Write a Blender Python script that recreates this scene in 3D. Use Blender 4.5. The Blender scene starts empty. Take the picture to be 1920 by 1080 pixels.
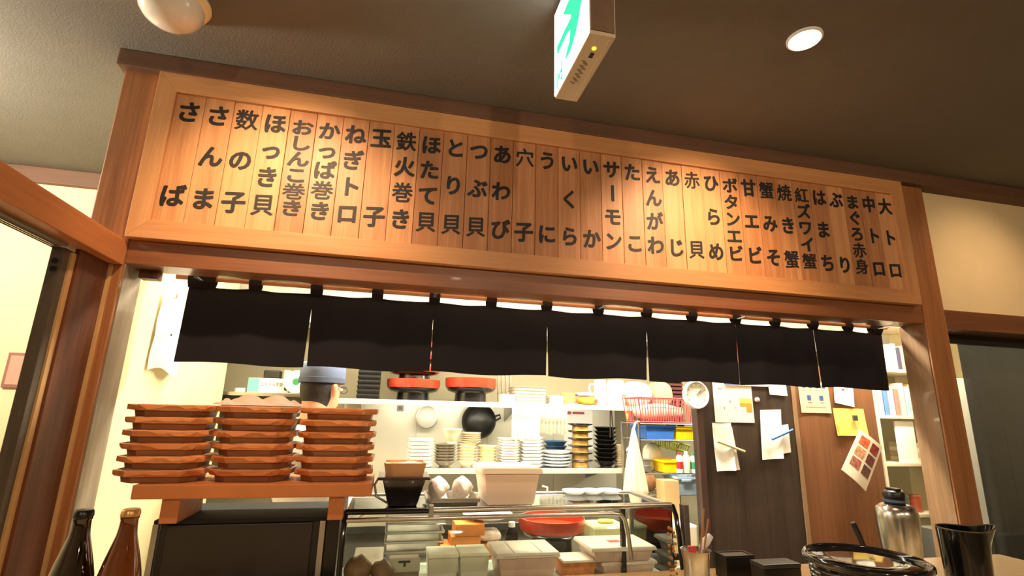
import bpy, bmesh, math, random
from mathutils import Vector, Matrix
random.seed(7)
S = bpy.context.scene
C = S.collection
PI = math.pi
R = math.radians

# ------------------------------------------------------------------ camera
cam_d = bpy.data.cameras.new('camera')
cam_d.sensor_width = 36.0
cam_d.lens = 946.24 / 1920 * 36.0
cam_d.clip_start = 0.02
cam = bpy.data.objects.new('camera', cam_d)
C.objects.link(cam)
pit, yaw, rol = R(13.818), R(12.822), R(1.3375)
fw = Vector((math.sin(yaw) * math.cos(pit), math.cos(yaw) * math.cos(pit), math.sin(pit)))
rt = Vector((math.cos(yaw), -math.sin(yaw), 0))
up = rt.cross(fw)
r2 = rt * math.cos(rol) + up * math.sin(rol)
u2 = up * math.cos(rol) - rt * math.sin(rol)
mw = Matrix(((r2.x, u2.x, -fw.x, 0), (r2.y, u2.y, -fw.y, 0), (r2.z, u2.z, -fw.z, 1.5), (0, 0, 0, 1)))
cam.matrix_world = mw
S.camera = cam

# ------------------------------------------------------------------ world, exposure
W = bpy.data.worlds.new('world')
S.world = W
W.use_nodes = True
W.node_tree.nodes['Background'].inputs[0].default_value = (1.0, 0.86, 0.66, 1)
W.node_tree.nodes['Background'].inputs[1].default_value = 0.05
S.view_settings.view_transform = 'Standard'
S.view_settings.look = 'None'
S.view_settings.exposure = 0.0
S.view_settings.gamma = 1.0
S.view_settings.use_curve_mapping = False

# light colours and powers (the lamps themselves are built with their fixtures below)
WARM = (1.0, 0.65, 0.38)
FILL = (1.0, 0.74, 0.50)
DAYW = (1.0, 0.93, 0.74)
P_SPOT = 93.0
P_KITCHEN = 68.0
P_FILL = 52.0
P_UNDER = 6.0
P_LEFT = 130.0

# ------------------------------------------------------------------ materials
def lin(c):
    return tuple(((v / 255) / 12.92 if v / 255 <= .04045 else (((v / 255) + .055) / 1.055) ** 2.4) for v in c)

MATS = {}
def M(name, col=(200, 200, 200), rough=.5, metal=0., var=0., scale=8., bump=0., bscale=60., emit=0., ecol=None, trans=0., coat=0., sss=0., alpha=1.):
    if name in MATS:
        return MATS[name]
    m = bpy.data.materials.new(name)
    m.use_nodes = True
    nt = m.node_tree
    b = nt.nodes['Principled BSDF']
    c = lin(col)
    b.inputs['Base Color'].default_value = (*c, 1)
    b.inputs['Roughness'].default_value = rough
    b.inputs['Metallic'].default_value = metal
    b.inputs['Transmission Weight'].default_value = trans
    b.inputs['Coat Weight'].default_value = coat
    b.inputs['Alpha'].default_value = alpha
    if emit:
        e = lin(ecol or col)
        b.inputs['Emission Color'].default_value = (*e, 1)
        b.inputs['Emission Strength'].default_value = emit
    tc = None
    if var or bump:
        tc = nt.nodes.new('ShaderNodeTexCoord')
    if var:
        n = nt.nodes.new('ShaderNodeTexNoise')
        n.inputs['Scale'].default_value = scale
        n.inputs['Detail'].default_value = 5
        nt.links.new(tc.outputs['Object'], n.inputs['Vector'])
        r = nt.nodes.new('ShaderNodeValToRGB')
        r.color_ramp.elements[0].position = .3
        r.color_ramp.elements[1].position = .7
        r.color_ramp.elements[0].color = (*[v * (1 - var) for v in c], 1)
        r.color_ramp.elements[1].color = (*[min(1, v * (1 + var)) for v in c], 1)
        nt.links.new(n.outputs['Fac'], r.inputs['Fac'])
        nt.links.new(r.outputs['Color'], b.inputs['Base Color'])
    if bump:
        n2 = nt.nodes.new('ShaderNodeTexNoise')
        n2.inputs['Scale'].default_value = bscale
        n2.inputs['Detail'].default_value = 4
        nt.links.new(tc.outputs['Object'], n2.inputs['Vector'])
        bp = nt.nodes.new('ShaderNodeBump')
        bp.inputs['Strength'].default_value = bump
        bp.inputs['Distance'].default_value = .004
        nt.links.new(n2.outputs['Fac'], bp.inputs['Height'])
        nt.links.new(bp.outputs['Normal'], b.inputs['Normal'])
    MATS[name] = m
    return m

def wood(name, dark, light, axis='z', dens=26., rough=.5, bump=.12, coat=0., rand=.25, stretch=.05):
    if name in MATS:
        return MATS[name]
    m = bpy.data.materials.new(name)
    m.use_nodes = True
    nt = m.node_tree
    L = nt.links.new
    b = nt.nodes['Principled BSDF']
    b.inputs['Roughness'].default_value = rough
    b.inputs['Coat Weight'].default_value = coat
    tc = nt.nodes.new('ShaderNodeTexCoord')
    oi = nt.nodes.new('ShaderNodeObjectInfo')
    mul = nt.nodes.new('ShaderNodeMath'); mul.operation = 'MULTIPLY'; mul.inputs[1].default_value = 37.
    L(oi.outputs['Random'], mul.inputs[0])
    add = nt.nodes.new('ShaderNodeVectorMath'); add.operation = 'ADD'
    L(tc.outputs['Object'], add.inputs[0]); L(mul.outputs[0], add.inputs[1])
    mp = nt.nodes.new('ShaderNodeMapping')
    sc = [dens] * 3
    sc['xyz'.index(axis)] = dens * stretch
    mp.inputs['Scale'].default_value = sc
    L(add.outputs[0], mp.inputs['Vector'])
    n1 = nt.nodes.new('ShaderNodeTexNoise'); n1.inputs['Scale'].default_value = 1.; n1.inputs['Detail'].default_value = 3; n1.inputs['Distortion'].default_value = .6
    n2 = nt.nodes.new('ShaderNodeTexNoise'); n2.inputs['Scale'].default_value = 7.; n2.inputs['Detail'].default_value = 4
    L(mp.outputs[0], n1.inputs['Vector']); L(mp.outputs[0], n2.inputs['Vector'])
    mx = nt.nodes.new('ShaderNodeMix'); mx.data_type = 'FLOAT'; mx.inputs[0].default_value = .4
    L(n1.outputs['Fac'], mx.inputs[2]); L(n2.outputs['Fac'], mx.inputs[3])
    rv = nt.nodes.new('ShaderNodeMath'); rv.operation = 'MULTIPLY_ADD'; rv.inputs[1].default_value = rand; rv.inputs[2].default_value = -rand / 2
    L(oi.outputs['Random'], rv.inputs[0])
    ad = nt.nodes.new('ShaderNodeMath'); ad.operation = 'ADD'
    L(mx.outputs[0], ad.inputs[0]); L(rv.outputs[0], ad.inputs[1])
    rp = nt.nodes.new('ShaderNodeValToRGB')
    rp.color_ramp.elements[0].position = .32; rp.color_ramp.elements[0].color = (*lin(dark), 1)
    rp.color_ramp.elements[1].position = .66; rp.color_ramp.elements[1].color = (*lin(light), 1)
    L(ad.outputs[0], rp.inputs['Fac']); L(rp.outputs['Color'], b.inputs['Base Color'])
    if bump:
        bp = nt.nodes.new('ShaderNodeBump'); bp.inputs['Strength'].default_value = bump; bp.inputs['Distance'].default_value = .002
        L(mx.outputs[0], bp.inputs['Height']); L(bp.outputs['Normal'], b.inputs['Normal'])
    MATS[name] = m
    return m

def sheer(name, col, through, translucent=.3, rough=.9):
    """cloth or film that lets part of the light straight through"""
    if name in MATS:
        return MATS[name]
    m = bpy.data.materials.new(name)
    m.use_nodes = True
    nt = m.node_tree
    nt.nodes.clear()
    L = nt.links.new
    out = nt.nodes.new('ShaderNodeOutputMaterial')
    d = nt.nodes.new('ShaderNodeBsdfDiffuse'); d.inputs[0].default_value = (*lin(col), 1)
    t = nt.nodes.new('ShaderNodeBsdfTranslucent'); t.inputs[0].default_value = (*lin(col), 1)
    p = nt.nodes.new('ShaderNodeBsdfTransparent')
    a = nt.nodes.new('ShaderNodeMixShader'); a.inputs[0].default_value = translucent
    bmx = nt.nodes.new('ShaderNodeMixShader'); bmx.inputs[0].default_value = through
    L(d.outputs[0], a.inputs[1]); L(t.outputs[0], a.inputs[2])
    L(a.outputs[0], bmx.inputs[1]); L(p.outputs[0], bmx.inputs[2]); L(bmx.outputs[0], out.inputs[0])
    MATS[name] = m
    return m

def glass(name, tint=(245, 250, 245), gloss=.08, rough=.02):
    """thin pane: mostly clear with a fresnel reflection"""
    if name in MATS:
        return MATS[name]
    m = bpy.data.materials.new(name)
    m.use_nodes = True
    nt = m.node_tree
    nt.nodes.clear()
    L = nt.links.new
    out = nt.nodes.new('ShaderNodeOutputMaterial')
    p = nt.nodes.new('ShaderNodeBsdfTransparent'); p.inputs[0].default_value = (*lin(tint), 1)
    g = nt.nodes.new('ShaderNodeBsdfGlossy'); g.inputs['Roughness'].default_value = rough
    fr = nt.nodes.new('ShaderNodeFresnel'); fr.inputs[0].default_value = 1.45
    mt = nt.nodes.new('ShaderNodeMath'); mt.operation = 'ADD'; mt.inputs[1].default_value = gloss
    mt.use_clamp = True
    mx = nt.nodes.new('ShaderNodeMixShader')
    L(fr.outputs[0], mt.inputs[0]); L(mt.outputs[0], mx.inputs[0])
    L(p.outputs[0], mx.inputs[1]); L(g.outputs[0], mx.inputs[2]); L(mx.outputs[0], out.inputs[0])
    MATS[name] = m
    return m

# ------------------------------------------------------------------ mesh helpers
class MB:
    def __init__(s):
        s.v = []; s.f = []
    def add(s, vs, fs):
        k = len(s.v)
        s.v += [tuple(v) for v in vs]
        s.f += [tuple(i + k for i in f) for f in fs]
        return s
    def box(s, x0, x1, y0, y1, z0, z1):
        v = [(x0, y0, z0), (x1, y0, z0), (x1, y1, z0), (x0, y1, z0), (x0, y0, z1), (x1, y0, z1), (x1, y1, z1), (x0, y1, z1)]
        return s.add(v, [(0, 3, 2, 1), (4, 5, 6, 7), (0, 1, 5, 4), (1, 2, 6, 5), (2, 3, 7, 6), (3, 0, 4, 7)])
    def frustum(s, cx, cy, z0, z1, w0, d0, w1, d1):
        v = []
        for z, w, d in ((z0, w0, d0), (z1, w1, d1)):
            v += [(cx - w / 2, cy - d / 2, z), (cx + w / 2, cy - d / 2, z), (cx + w / 2, cy + d / 2, z), (cx - w / 2, cy + d / 2, z)]
        return s.add(v, [(0, 3, 2, 1), (4, 5, 6, 7), (0, 1, 5, 4), (1, 2, 6, 5), (2, 3, 7, 6), (3, 0, 4, 7)])
    def prism(s, poly, h0, h1, plane='xy'):
        n = len(poly)
        def mk(a, b, h):
            return {'xy': (a, b, h), 'xz': (a, h, b), 'yz': (h, a, b)}[plane]
        v = [mk(a, b, h0) for a, b in poly] + [mk(a, b, h1) for a, b in poly]
        f = [tuple(range(n))[::-1], tuple(range(n, 2 * n))] + [(i, (i + 1) % n, n + (i + 1) % n, n + i) for i in range(n)]
        return s.add(v, f)
    def lathe(s, prof, c=(0, 0, 0), seg=24, sx=1., sy=1., axis='z'):
        v = []; f = []
        n = len(prof)
        for r, z in prof:
            for k in range(seg):
                a = 2 * PI * k / seg
                p = (r * math.cos(a) * sx, r * math.sin(a) * sy, z)
                if axis == 'x': p = (p[2], p[0], p[1])
                if axis == 'y': p = (p[0], p[2], p[1])
                v.append((p[0] + c[0], p[1] + c[1], p[2] + c[2]))
        for i in range(n - 1):
            for k in range(seg):
                f.append((i * seg + k, i * seg + (k + 1) % seg, (i + 1) * seg + (k + 1) % seg, (i + 1) * seg + k))
        ring_ = abs(prof[0][0] - prof[-1][0]) < 1e-9 and abs(prof[0][1] - prof[-1][1]) < 1e-9    # closed ring: no caps
        if prof[0][0] > 1e-6 and not ring_: f.append(tuple(range(seg))[::-1])
        if prof[-1][0] > 1e-6 and not ring_: f.append(tuple((n - 1) * seg + k for k in range(seg)))
        return s.add(v, f)
    def tube(s, pts, r, seg=8):
        pts = [Vector(p) for p in pts]
        rs = r if isinstance(r, (list, tuple)) else [r] * len(pts)
        v = []; f = []
        n = len(pts)
        t0 = (pts[1] - pts[0]).normalized()
        a = Vector((0, 0, 1)) if abs(t0.z) < .9 else Vector((1, 0, 0))
        nrm = t0.cross(a).normalized()
        for i in range(n):
            t = (pts[min(i + 1, n - 1)] - pts[max(i - 1, 0)]).normalized()
            nrm = (nrm - t * nrm.dot(t)).normalized()
            bn = t.cross(nrm)
            for k in range(seg):
                an = 2 * PI * k / seg
                v.append(pts[i] + (nrm * math.cos(an) + bn * math.sin(an)) * rs[i])
        for i in range(n - 1):
            for k in range(seg):
                f.append((i * seg + k, i * seg + (k + 1) % seg, (i + 1) * seg + (k + 1) % seg, (i + 1) * seg + k))
        f.append(tuple(range(seg))[::-1]); f.append(tuple((n - 1) * seg + k for k in range(seg)))
        return s.add(v, f)
    def ell(s, c, rx, ry, rz, seg=16, rings=10):
        v = [(c[0], c[1], c[2] - rz)]; f = []
        for i in range(1, rings):
            th = -PI / 2 + PI * i / rings
            for k in range(seg):
                a = 2 * PI * k / seg
                v.append((c[0] + rx * math.cos(th) * math.cos(a), c[1] + ry * math.cos(th) * math.sin(a), c[2] + rz * math.sin(th)))
        v.append((c[0], c[1], c[2] + rz))
        T = len(v) - 1
        for k in range(seg):
            f.append((0, 1 + (k + 1) % seg, 1 + k))
            f.append((T, T - seg + k, T - seg + (k + 1) % seg))
        for i in range(rings - 2):
            for k in range(seg):
                a = 1 + i * seg
                f.append((a + k, a + (k + 1) % seg, a + seg + (k + 1) % seg, a + seg + k))
        return s.add(v, f)
    def grid(s, fn, nu, nv, thick=0.):
        """surface fn(u,v); with a thickness along the mean normal"""
        P = [[Vector(fn(i / nu, j / nv)) for i in range(nu + 1)] for j in range(nv + 1)]
        nrm = (P[0][-1] - P[0][0]).cross(P[-1][0] - P[0][0])
        nrm = nrm.normalized() if nrm.length > 1e-9 else Vector((0, -1, 0))
        layers = [0.] if not thick else [thick / 2, -thick / 2]
        k0 = len(s.v); N = (nu + 1) * (nv + 1)
        v = []; f = []
        for L in layers:
            for row in P:
                for p in row: v.append(p + nrm * L)
        idx = lambda l, j, i: l * N + j * (nu + 1) + i
        for j in range(nv):
            for i in range(nu):
                f.append((idx(0, j, i), idx(0, j, i + 1), idx(0, j + 1, i + 1), idx(0, j + 1, i)))
                if thick: f.append((idx(1, j, i), idx(1, j + 1, i), idx(1, j + 1, i + 1), idx(1, j, i + 1)))
        if thick:
            for i in range(nu):
                f.append((idx(0, 0, i), idx(1, 0, i), idx(1, 0, i + 1), idx(0, 0, i + 1)))
                f.append((idx(0, nv, i), idx(0, nv, i + 1), idx(1, nv, i + 1), idx(1, nv, i)))
            for j in range(nv):
                f.append((idx(0, j, 0), idx(0, j + 1, 0), idx(1, j + 1, 0), idx(1, j, 0)))
                f.append((idx(0, j, nu), idx(1, j, nu), idx(1, j + 1, nu), idx(0, j + 1, nu)))
        return s.add(v, f)
    def mesh(s, name, off=(0, 0, 0), bevel=0., smooth=None, rot=None):
        me = bpy.data.meshes.new(name)
        o = Vector(off)
        me.from_pydata([tuple(Vector(v) - o) for v in s.v], [], s.f)
        bm = bmesh.new(); bm.from_mesh(me)
        bmesh.ops.recalc_face_normals(bm, faces=bm.faces)
        if bevel:
            bmesh.ops.bevel(bm, geom=bm.edges[:], offset=bevel, segments=2, affect='EDGES', profile=.6)
        bm.to_mesh(me); bm.free()
        if smooth is not None:
            for p in me.polygons: p.use_smooth = True
            me.set_sharp_from_angle(angle=R(smooth))
        return me

def tag(o, label=None, cat=None, group=None, kind=None):
    if label: o['label'] = label
    if cat: o['category'] = cat
    if group: o['group'] = group
    if kind: o['kind'] = kind
    return o
def thing(name, label, cat, loc=(0, 0, 0), rz=0., group=None):
    o = bpy.data.objects.new(name, None)
    o.empty_display_size = .05
    C.objects.link(o)
    o.location = loc; o.rotation_euler = (0, 0, rz)
    return tag(o, label, cat, group)
def rootloc(p):
    while p.parent: p = p.parent
    return p.location
def part(name, mb, mat, parent, bevel=0., smooth=None, local=False, label=None):
    """one part; coordinates are world ones unless local"""
    me = mb.mesh(name, (0, 0, 0) if local else rootloc(parent), bevel, smooth)
    me.materials.append(mat)
    o = bpy.data.objects.new(name, me)
    C.objects.link(o)
    o.parent = parent
    if label: o['label'] = label
    return o
def solo(name, mb, mat, label, cat, base=None, bevel=0., smooth=None, group=None):
    """a thing that is one mesh"""
    if base is None:
        xs = [v[0] for v in mb.v]; ys = [v[1] for v in mb.v]; zs = [v[2] for v in mb.v]
        base = ((min(xs) + max(xs)) / 2, (min(ys) + max(ys)) / 2, min(zs))
    me = mb.mesh(name, base, bevel, smooth)
    me.materials.append(mat)
    o = bpy.data.objects.new(name, me)
    C.objects.link(o)
    o.location = base
    return tag(o, label, cat, group)
def struct(name, mb, mat, bevel=0., parent=None, smooth=None):
    if parent: return part(name, mb, mat, parent, bevel, smooth)
    me = mb.mesh(name, (0, 0, 0), bevel, smooth)
    me.materials.append(mat)
    o = bpy.data.objects.new(name, me)
    C.objects.link(o)
    return tag(o, kind='structure')
def copy_tree(o, parent=None):
    c = o.copy()
    C.objects.link(c)
    c.parent = parent
    for ch in list(o.children): copy_tree(ch, c)
    return c
ORD = ['topmost', 'second', 'third', 'fourth', 'fifth', 'sixth', 'seventh', 'eighth', 'ninth', 'tenth', 'eleventh', 'twelfth']
def nth(k, n):
    """k counted from the top of a stack of n"""
    if k == 0: return 'topmost'
    if k == n - 1: return 'lowest'
    return ORD[k] + ' from the top'

# ------------------------------------------------------------------ palette
CEDAR = wood('light_cedar', (176, 118, 73), (216, 159, 109), 'z', 34, .48, .15, stretch=.035, rand=.35)
CEDAR_X = wood('light_cedar_rail', (190, 132, 82), (212, 156, 103), 'x', 22, .45, .08, rand=.1)
CEDAR_Z = wood('light_cedar_stile', (190, 132, 82), (212, 156, 103), 'z', 22, .45, .08, rand=.1)
POST = wood('brown_post_wood', (112, 70, 40), (166, 110, 68), 'z', 20, .36, .15, coat=.5, stretch=.04)
BEAM_X = wood('brown_beam_wood', (104, 62, 37), (138, 87, 54), 'x', 20, .4, .12, coat=.35, stretch=.04)
BEAM_Y = wood('brown_lintel_wood', (186, 118, 72), (208, 140, 88), 'y', 18, .45, .12, stretch=.04)
DARKW = wood('dark_jamb_wood', (72, 36, 20), (122, 68, 40), 'z', 16, .45, .2, stretch=.05)
CROWN = wood('crown_wood', (86, 58, 42), (112, 78, 56), 'x', 20, .6, .1)
PLASTER = M('cream_plaster', (232, 212, 168), .9, var=.03, scale=5, bump=.15, bscale=220)
CEILM = M('beige_ceiling_paper', (114, 108, 97), .92, var=.04, scale=9, bump=.35, bscale=160)
WHITEWALL = M('kitchen_cream_wall', (236, 222, 174), .6, var=.02, scale=3)
STEELW = M('steel_wall_sheet', (222, 217, 198), .35, .2, var=.05, scale=2)
STEEL = M('brushed_steel', (200, 198, 192), .25, 1., var=.06, scale=30)
STEELD = M('dull_steel', (168, 166, 160), .4, .9, var=.08, scale=18)
BLACKP = M('black_plastic', (18, 17, 18), .35)
BLACKG = M('black_gloss', (12, 11, 13), .12, coat=.6)
WHITEP = M('white_plastic', (238, 236, 228), .4)
WHITEC = M('white_ceramic', (244, 242, 234), .18, coat=.4)
CREAMC = M('cream_ceramic', (236, 220, 190), .25, coat=.3)
FLOORM = M('grey_floor', (58, 50, 44), .6, var=.1, scale=4)
GLASS = glass('clear_pane')
PAPER = M('white_paper', (246, 244, 236), .85)
INK = M('black_ink', (26, 22, 20), .6)

# ================================================================== the setting
struct('floor', MB().box(-4, 4.6, -2.6, 3.8, -.1, 0), FLOORM)
struct('ceiling', MB().box(-4, 4.6, -2.6, 3.8, 2.71, 2.8), CEILM)
struct('wall_rear', MB().box(-4, 4.6, -2.7, -2.6, 0, 2.71), PLASTER)
struct('wall_left', MB().box(-3.6, -3.5, -2.6, 3.0, 0, 2.71), PLASTER)
struct('wall_right', MB().box(4.4, 4.5, -2.6, 3.8, 0, 2.71), PLASTER)
struct('wall_left_room_back', MB().box(-3.5, -.99, 3.0, 3.06, 0, 2.71), PLASTER)
struct('trim_left_room_crown', MB().box(-3.5, -.99, 2.965, 3.0, 2.625, 2.71), CROWN, .004)
# wall over the serving hatch, posts, lintel, crown and the right-hand doorway
struct('wall_hatch', MB().box(-.886, 2.40, 1.862, 1.93, 1.99, 2.71), PLASTER)
struct('trim_post_left', MB().box(-1.008, -.886, 1.83, 1.95, 0, 2.71), POST, .004)
struct('trim_post_right', MB().box(2.40, 2.527, 1.83, 1.955, 0, 2.71), POST, .004)
struct('trim_reveal_left', MB().box(-.886, -.881, 1.838, 1.95, 0, 1.945), wood('grey_reveal_wood', (128, 112, 94), (166, 150, 128), 'z', 24, .4, .12, coat=.4))
struct('trim_reveal_right', MB().box(2.395, 2.40, 1.838, 1.955, 0, 1.945), wood('tan_reveal_wood', (130, 98, 70), (168, 132, 98), 'z', 24, .4, .12, coat=.4))
struct('trim_lintel', MB().box(-.886, 2.40, 1.835, 1.948, 1.945, 2.05), BEAM_X, .003)
struct('trim_crown', MB().box(-1.022, 4.4, 1.795, 1.87, 2.645, 2.71), CROWN, .004)
struct('wall_right_doorway', MB().box(2.527, 4.4, 1.865, 1.94, 2.0, 2.71), PLASTER)
struct('trim_right_rail', MB().box(2.527, 4.4, 1.835, 1.955, 1.93, 2.022), BEAM_X, .003)
# the small brown block under the lintel and the dark track of the right doorway
solo('wooden_block', MB().box(-.872, -.815, 1.905, 1.947, 1.915, 1.9445), DARKW, 'small dark wooden block under the lintel at its end by the cream wall', 'block', bevel=.002)
struct('trim_curtain_track', MB().box(2.527, 4.4, 1.955, 1.975, 1.885, 1.975), M('dark_track', (30, 26, 24), .6))
# left doorway: head beam with its track, jamb boards, the open sliding leaf
struct('trim_door_head', MB().box(-1.0, -.886, -.8, 1.83, 1.937, 2.018), BEAM_Y, .003)
struct('trim_door_post', MB().box(-1.01, -.886, -.92, -.8, 0, 2.71), POST, .004)
trk = struct('trim_door_track', MB().box(-.972, -.93, -.8, 1.62, 1.928, 1.937), M('track_grey_wood', (128, 116, 100), .5))
for xx in (-.968, -.958, -.948):
    struct('track_rail', MB().box(xx, xx + .003, -.8, 1.618, 1.922, 1.928), STEEL, parent=trk)
leaf = struct('door_1', MB().box(-.968, -.936, 1.62, 1.825, .02, 1.926), wood('grey_door_wood', (78, 68, 58), (104, 92, 80), 'z', 22, .5, .12), .002)
struct('door_catch', MB().lathe([(.0, -.003), (.008, -.003), (.008, .002), (0, .002)], (-.952, 1.62, 1.885), 14, axis='y'), BLACKP, parent=leaf)
struct('door_catch', MB().lathe([(.0, -.003), (.008, -.003), (.008, .002), (0, .002)], (-.952, 1.62, 1.862), 14, axis='y'), BLACKP, parent=leaf)
struct('trim_jamb_board', MB().box(-.936, -.922, 1.668, 1.83, 0, 1.937), DARKW, .002)
TAN = M('tan_strip', (196, 158, 108), .6, var=.06, scale=40)
struct('trim_jamb_strip', MB().box(-.936, -.930, 1.648, 1.668, 0, 1.92), TAN)
struct('trim_jamb_seal', MB().box(-.922, -.912, 1.822, 1.83, 0, 1.935), TAN)
# kitchen shell
struct('wall_kitchen_left', MB().box(-.985, -.886, 1.95, 3.05, 0, 2.71), WHITEWALL)
struct('wall_kitchen_far_left', MB().box(-1.7, -1.62, 3.06, 3.6, 0, 2.5), STEELW)
struct('ceiling_kitchen', MB().box(-.886, 4.4, 1.95, 3.06, 2.45, 2.5).box(-1.7, 4.4, 3.06, 3.7, 2.45, 2.5), M('kitchen_ceiling', (240, 238, 226), .8))
struct('wall_kitchen_back', MB().box(-1.7, 4.4, 3.6, 3.7, 0, 2.5), M('kitchen_back_wall', (150, 142, 116), .5, .1, var=.05, scale=2))
struct('trim_kitchen_bulkhead', MB().box(-1.7, 4.4, 3.35, 3.6, 2.02, 2.45), M('bulkhead_white', (244, 242, 232), .6), .004)
wb = struct('trim_steel_sheets', MB().box(-.3, 1.62, 3.586, 3.6, .9, 1.56), STEELW)
for i in range(4):
    struct('panel', MB().box(-.3 + i * .48 + .004, -.3 + i * .48 + .476, 3.58, 3.5895, .9, 1.555), STEELW, .002, wb)
# partition in the kitchen with its dark and brown boards
pt = struct('wall_partition', MB().box(1.612, 2.79, 2.512, 2.56, .5, 1.80), M('partition_core', (52, 40, 34), .7))
PDARK = wood('dark_laminate', (52, 40, 33), (74, 60, 50), 'z', 60, .42, .06, rand=0, stretch=.03)
PBROWN = wood('brown_laminate', (116, 74, 45), (136, 90, 57), 'z', 60, .5, .06, rand=0, stretch=.03)
struct('panel', MB().box(1.642, 2.213, 2.5, 2.512, .5, 1.80), PDARK, .001, pt)
struct('panel', MB().box(1.600, 1.637, 2.49, 2.512, .5, 1.80), M('partition_edge', (72, 50, 42), .5), .002, pt)
struct('joint_strip', MB().box(2.216, 2.243, 2.497, 2.512, .5, 1.80), M('tan_joint', (150, 118, 86), .5), .001, pt)
struct('panel', MB().box(2.246, 2.785, 2.5, 2.512, .5, 1.80), PBROWN, .001, pt)

# ================================================================== counter
COUNTER = wood('pale_counter_wood', (196, 158, 108), (222, 188, 138), 'x', 16, .35, .06, coat=.3)
ct = thing('counter', 'long pale wooden counter top the pots and bottles stand on', 'counter', (.8, 1.1, 0))
part('counter_top', MB().box(-.86, 2.38, .62, 1.690, .955, 1.0), COUNTER, ct, .004)
part('counter_front', MB().box(-.84, 2.36, .78, .83, 0, .955), M('counter_front_wood', (120, 78, 48), .5, var=.1), ct)
lg = thing('service_ledge', 'dull steel ledge behind the counter carrying the case and cabinet', 'ledge', (.1, 1.92, 0))
part('ledge_top', MB().box(-.86, 1.06, 1.695, 2.14, .86, .93), STEELD, lg, .003)
part('ledge_base', MB().box(-.84, 1.04, 1.74, 2.10, 0, .86), STEELD, lg)

# ================================================================== menu board
mbd = thing('menu_board', 'long framed cedar menu board with black brush lettering above the hatch', 'menu board', (.737, 1.862, 2.027))
FX0, FX1, FZ0, FZ1 = -.886, 2.362, 2.027, 2.652
IX0, IX1, IZ0, IZ1 = -.822, 2.293, 2.092, 2.572
for poly, m in (([(FX0, FZ1), (FX1, FZ1), (IX1, IZ1), (IX0, IZ1)], CEDAR_X), ([(FX0, FZ0), (IX0, IZ0), (IX1, IZ0), (FX1, FZ0)], CEDAR_X),
                ([(FX0, FZ0), (FX0, FZ1), (IX0, IZ1), (IX0, IZ0)], CEDAR_Z), ([(FX1, FZ0), (IX1, IZ0), (IX1, IZ1), (FX1, FZ1)], CEDAR_Z)):
    part('frame_rail', MB().prism(poly, 1.80, 1.862, 'xz'), m, mbd, .0012)
part('backing_board', MB().box(IX0 - .01, IX1 + .01, 1.832, 1.860, IZ0 - .01, IZ1 + .01), M('board_backing', (60, 36, 20), .8), mbd)
MENU = ['さば', 'さんま', '数の子', 'ほっき貝', 'おしんこ巻き', 'かっぱ巻き', 'ねぎトロ', '玉子', '鉄火巻き', 'ほたて貝', 'とり貝', 'つぶ貝', 'あわび', '穴子', 'うに', 'いくら', 'いか',
        'サーモン', 'たこ', 'えんがわ', 'あじ', '赤貝', 'ひらめ', 'ボタンエビ', '甘エビ', '蟹みそ', '焼き蟹', '紅ズワイ蟹', 'はまち', 'ぶり', 'まぐろ赤身', '中トロ', '大トロ']
GL = {}
def glyph(ch, size=1.):
    """(verts, faces) of one character, em box centred on the origin; extruded towards +z"""
    if ch in GL: return GL[ch]
    cu = bpy.data.curves.new('glyph', 'FONT')
    cu.body = ch; cu.size = 1; cu.extrude = .02; cu.resolution_u = 3
    dense = ch in '数鉄巻貝蟹焼紅身赤穴手袋'
    cu.offset = .003 if dense else .006
    o = bpy.data.objects.new('glyph', cu)
    C.objects.link(o)
    dg = bpy.context.evaluated_depsgraph_get()
    me = bpy.data.meshes.new_from_object(o.evaluated_get(dg))
    v = [tuple(x.co) for x in me.vertices]; f = [tuple(p.vertices) for p in me.polygons]
    bpy.data.objects.remove(o); bpy.data.curves.remove(cu); bpy.data.meshes.remove(me)
    if 'ref' not in GL and ch != '国':
        rv, _ = glyph('国')
    if ch == '国':
        xs = [p[0] for p in v]; ys = [p[1] for p in v]
        GL['ref'] = ((min(xs) + max(xs)) / 2, (min(ys) + max(ys)) / 2, max(xs) - min(xs))
    cx, cy, w = GL['ref']
    v = [((x - cx) / w, (y - cy) / w, z) for x, y, z in v]
    if ch == 'ー': v = [(y, x, z) for x, y, z in v]
    v = [(x, y + .07 * x, z) for x, y, z in v]      # brush hand: strokes rise to the right
    GL[ch] = (v, f)
    return GL[ch]
def lettering(chars, zs, w, h, y=0., bold=((0, .018), (.03, 0), (0, -.018), (-.018, 0))):
    mb = MB()
    for ch, z in zip(chars, zs):
        v, f = glyph(ch)
        bl = bold if ch in '数鉄巻貝蟹焼紅身赤穴手袋' else ((0, .03), (.05, 0), (0, -.03), (-.03, .0), (.035, .03), (.035, -.03))
        for q, (dx, dy) in enumerate(bl):
            mb.add([((a + dx) * w, y - (c + .02) * .03 - .0001 * q, z + (b + dy) * h) for a, b, c in v], f)
    return mb
CHM = {}
PITCH = .09403 * 1.0065
pl_me = MB().box(-PITCH / 2 + .0008, PITCH / 2 - .0008, 0, .016, IZ0 - 2.33, IZ1 - 2.33 + .004).mesh('plank', (0, 0, 0), .0016)
pl_me.materials.append(CEDAR)
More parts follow.
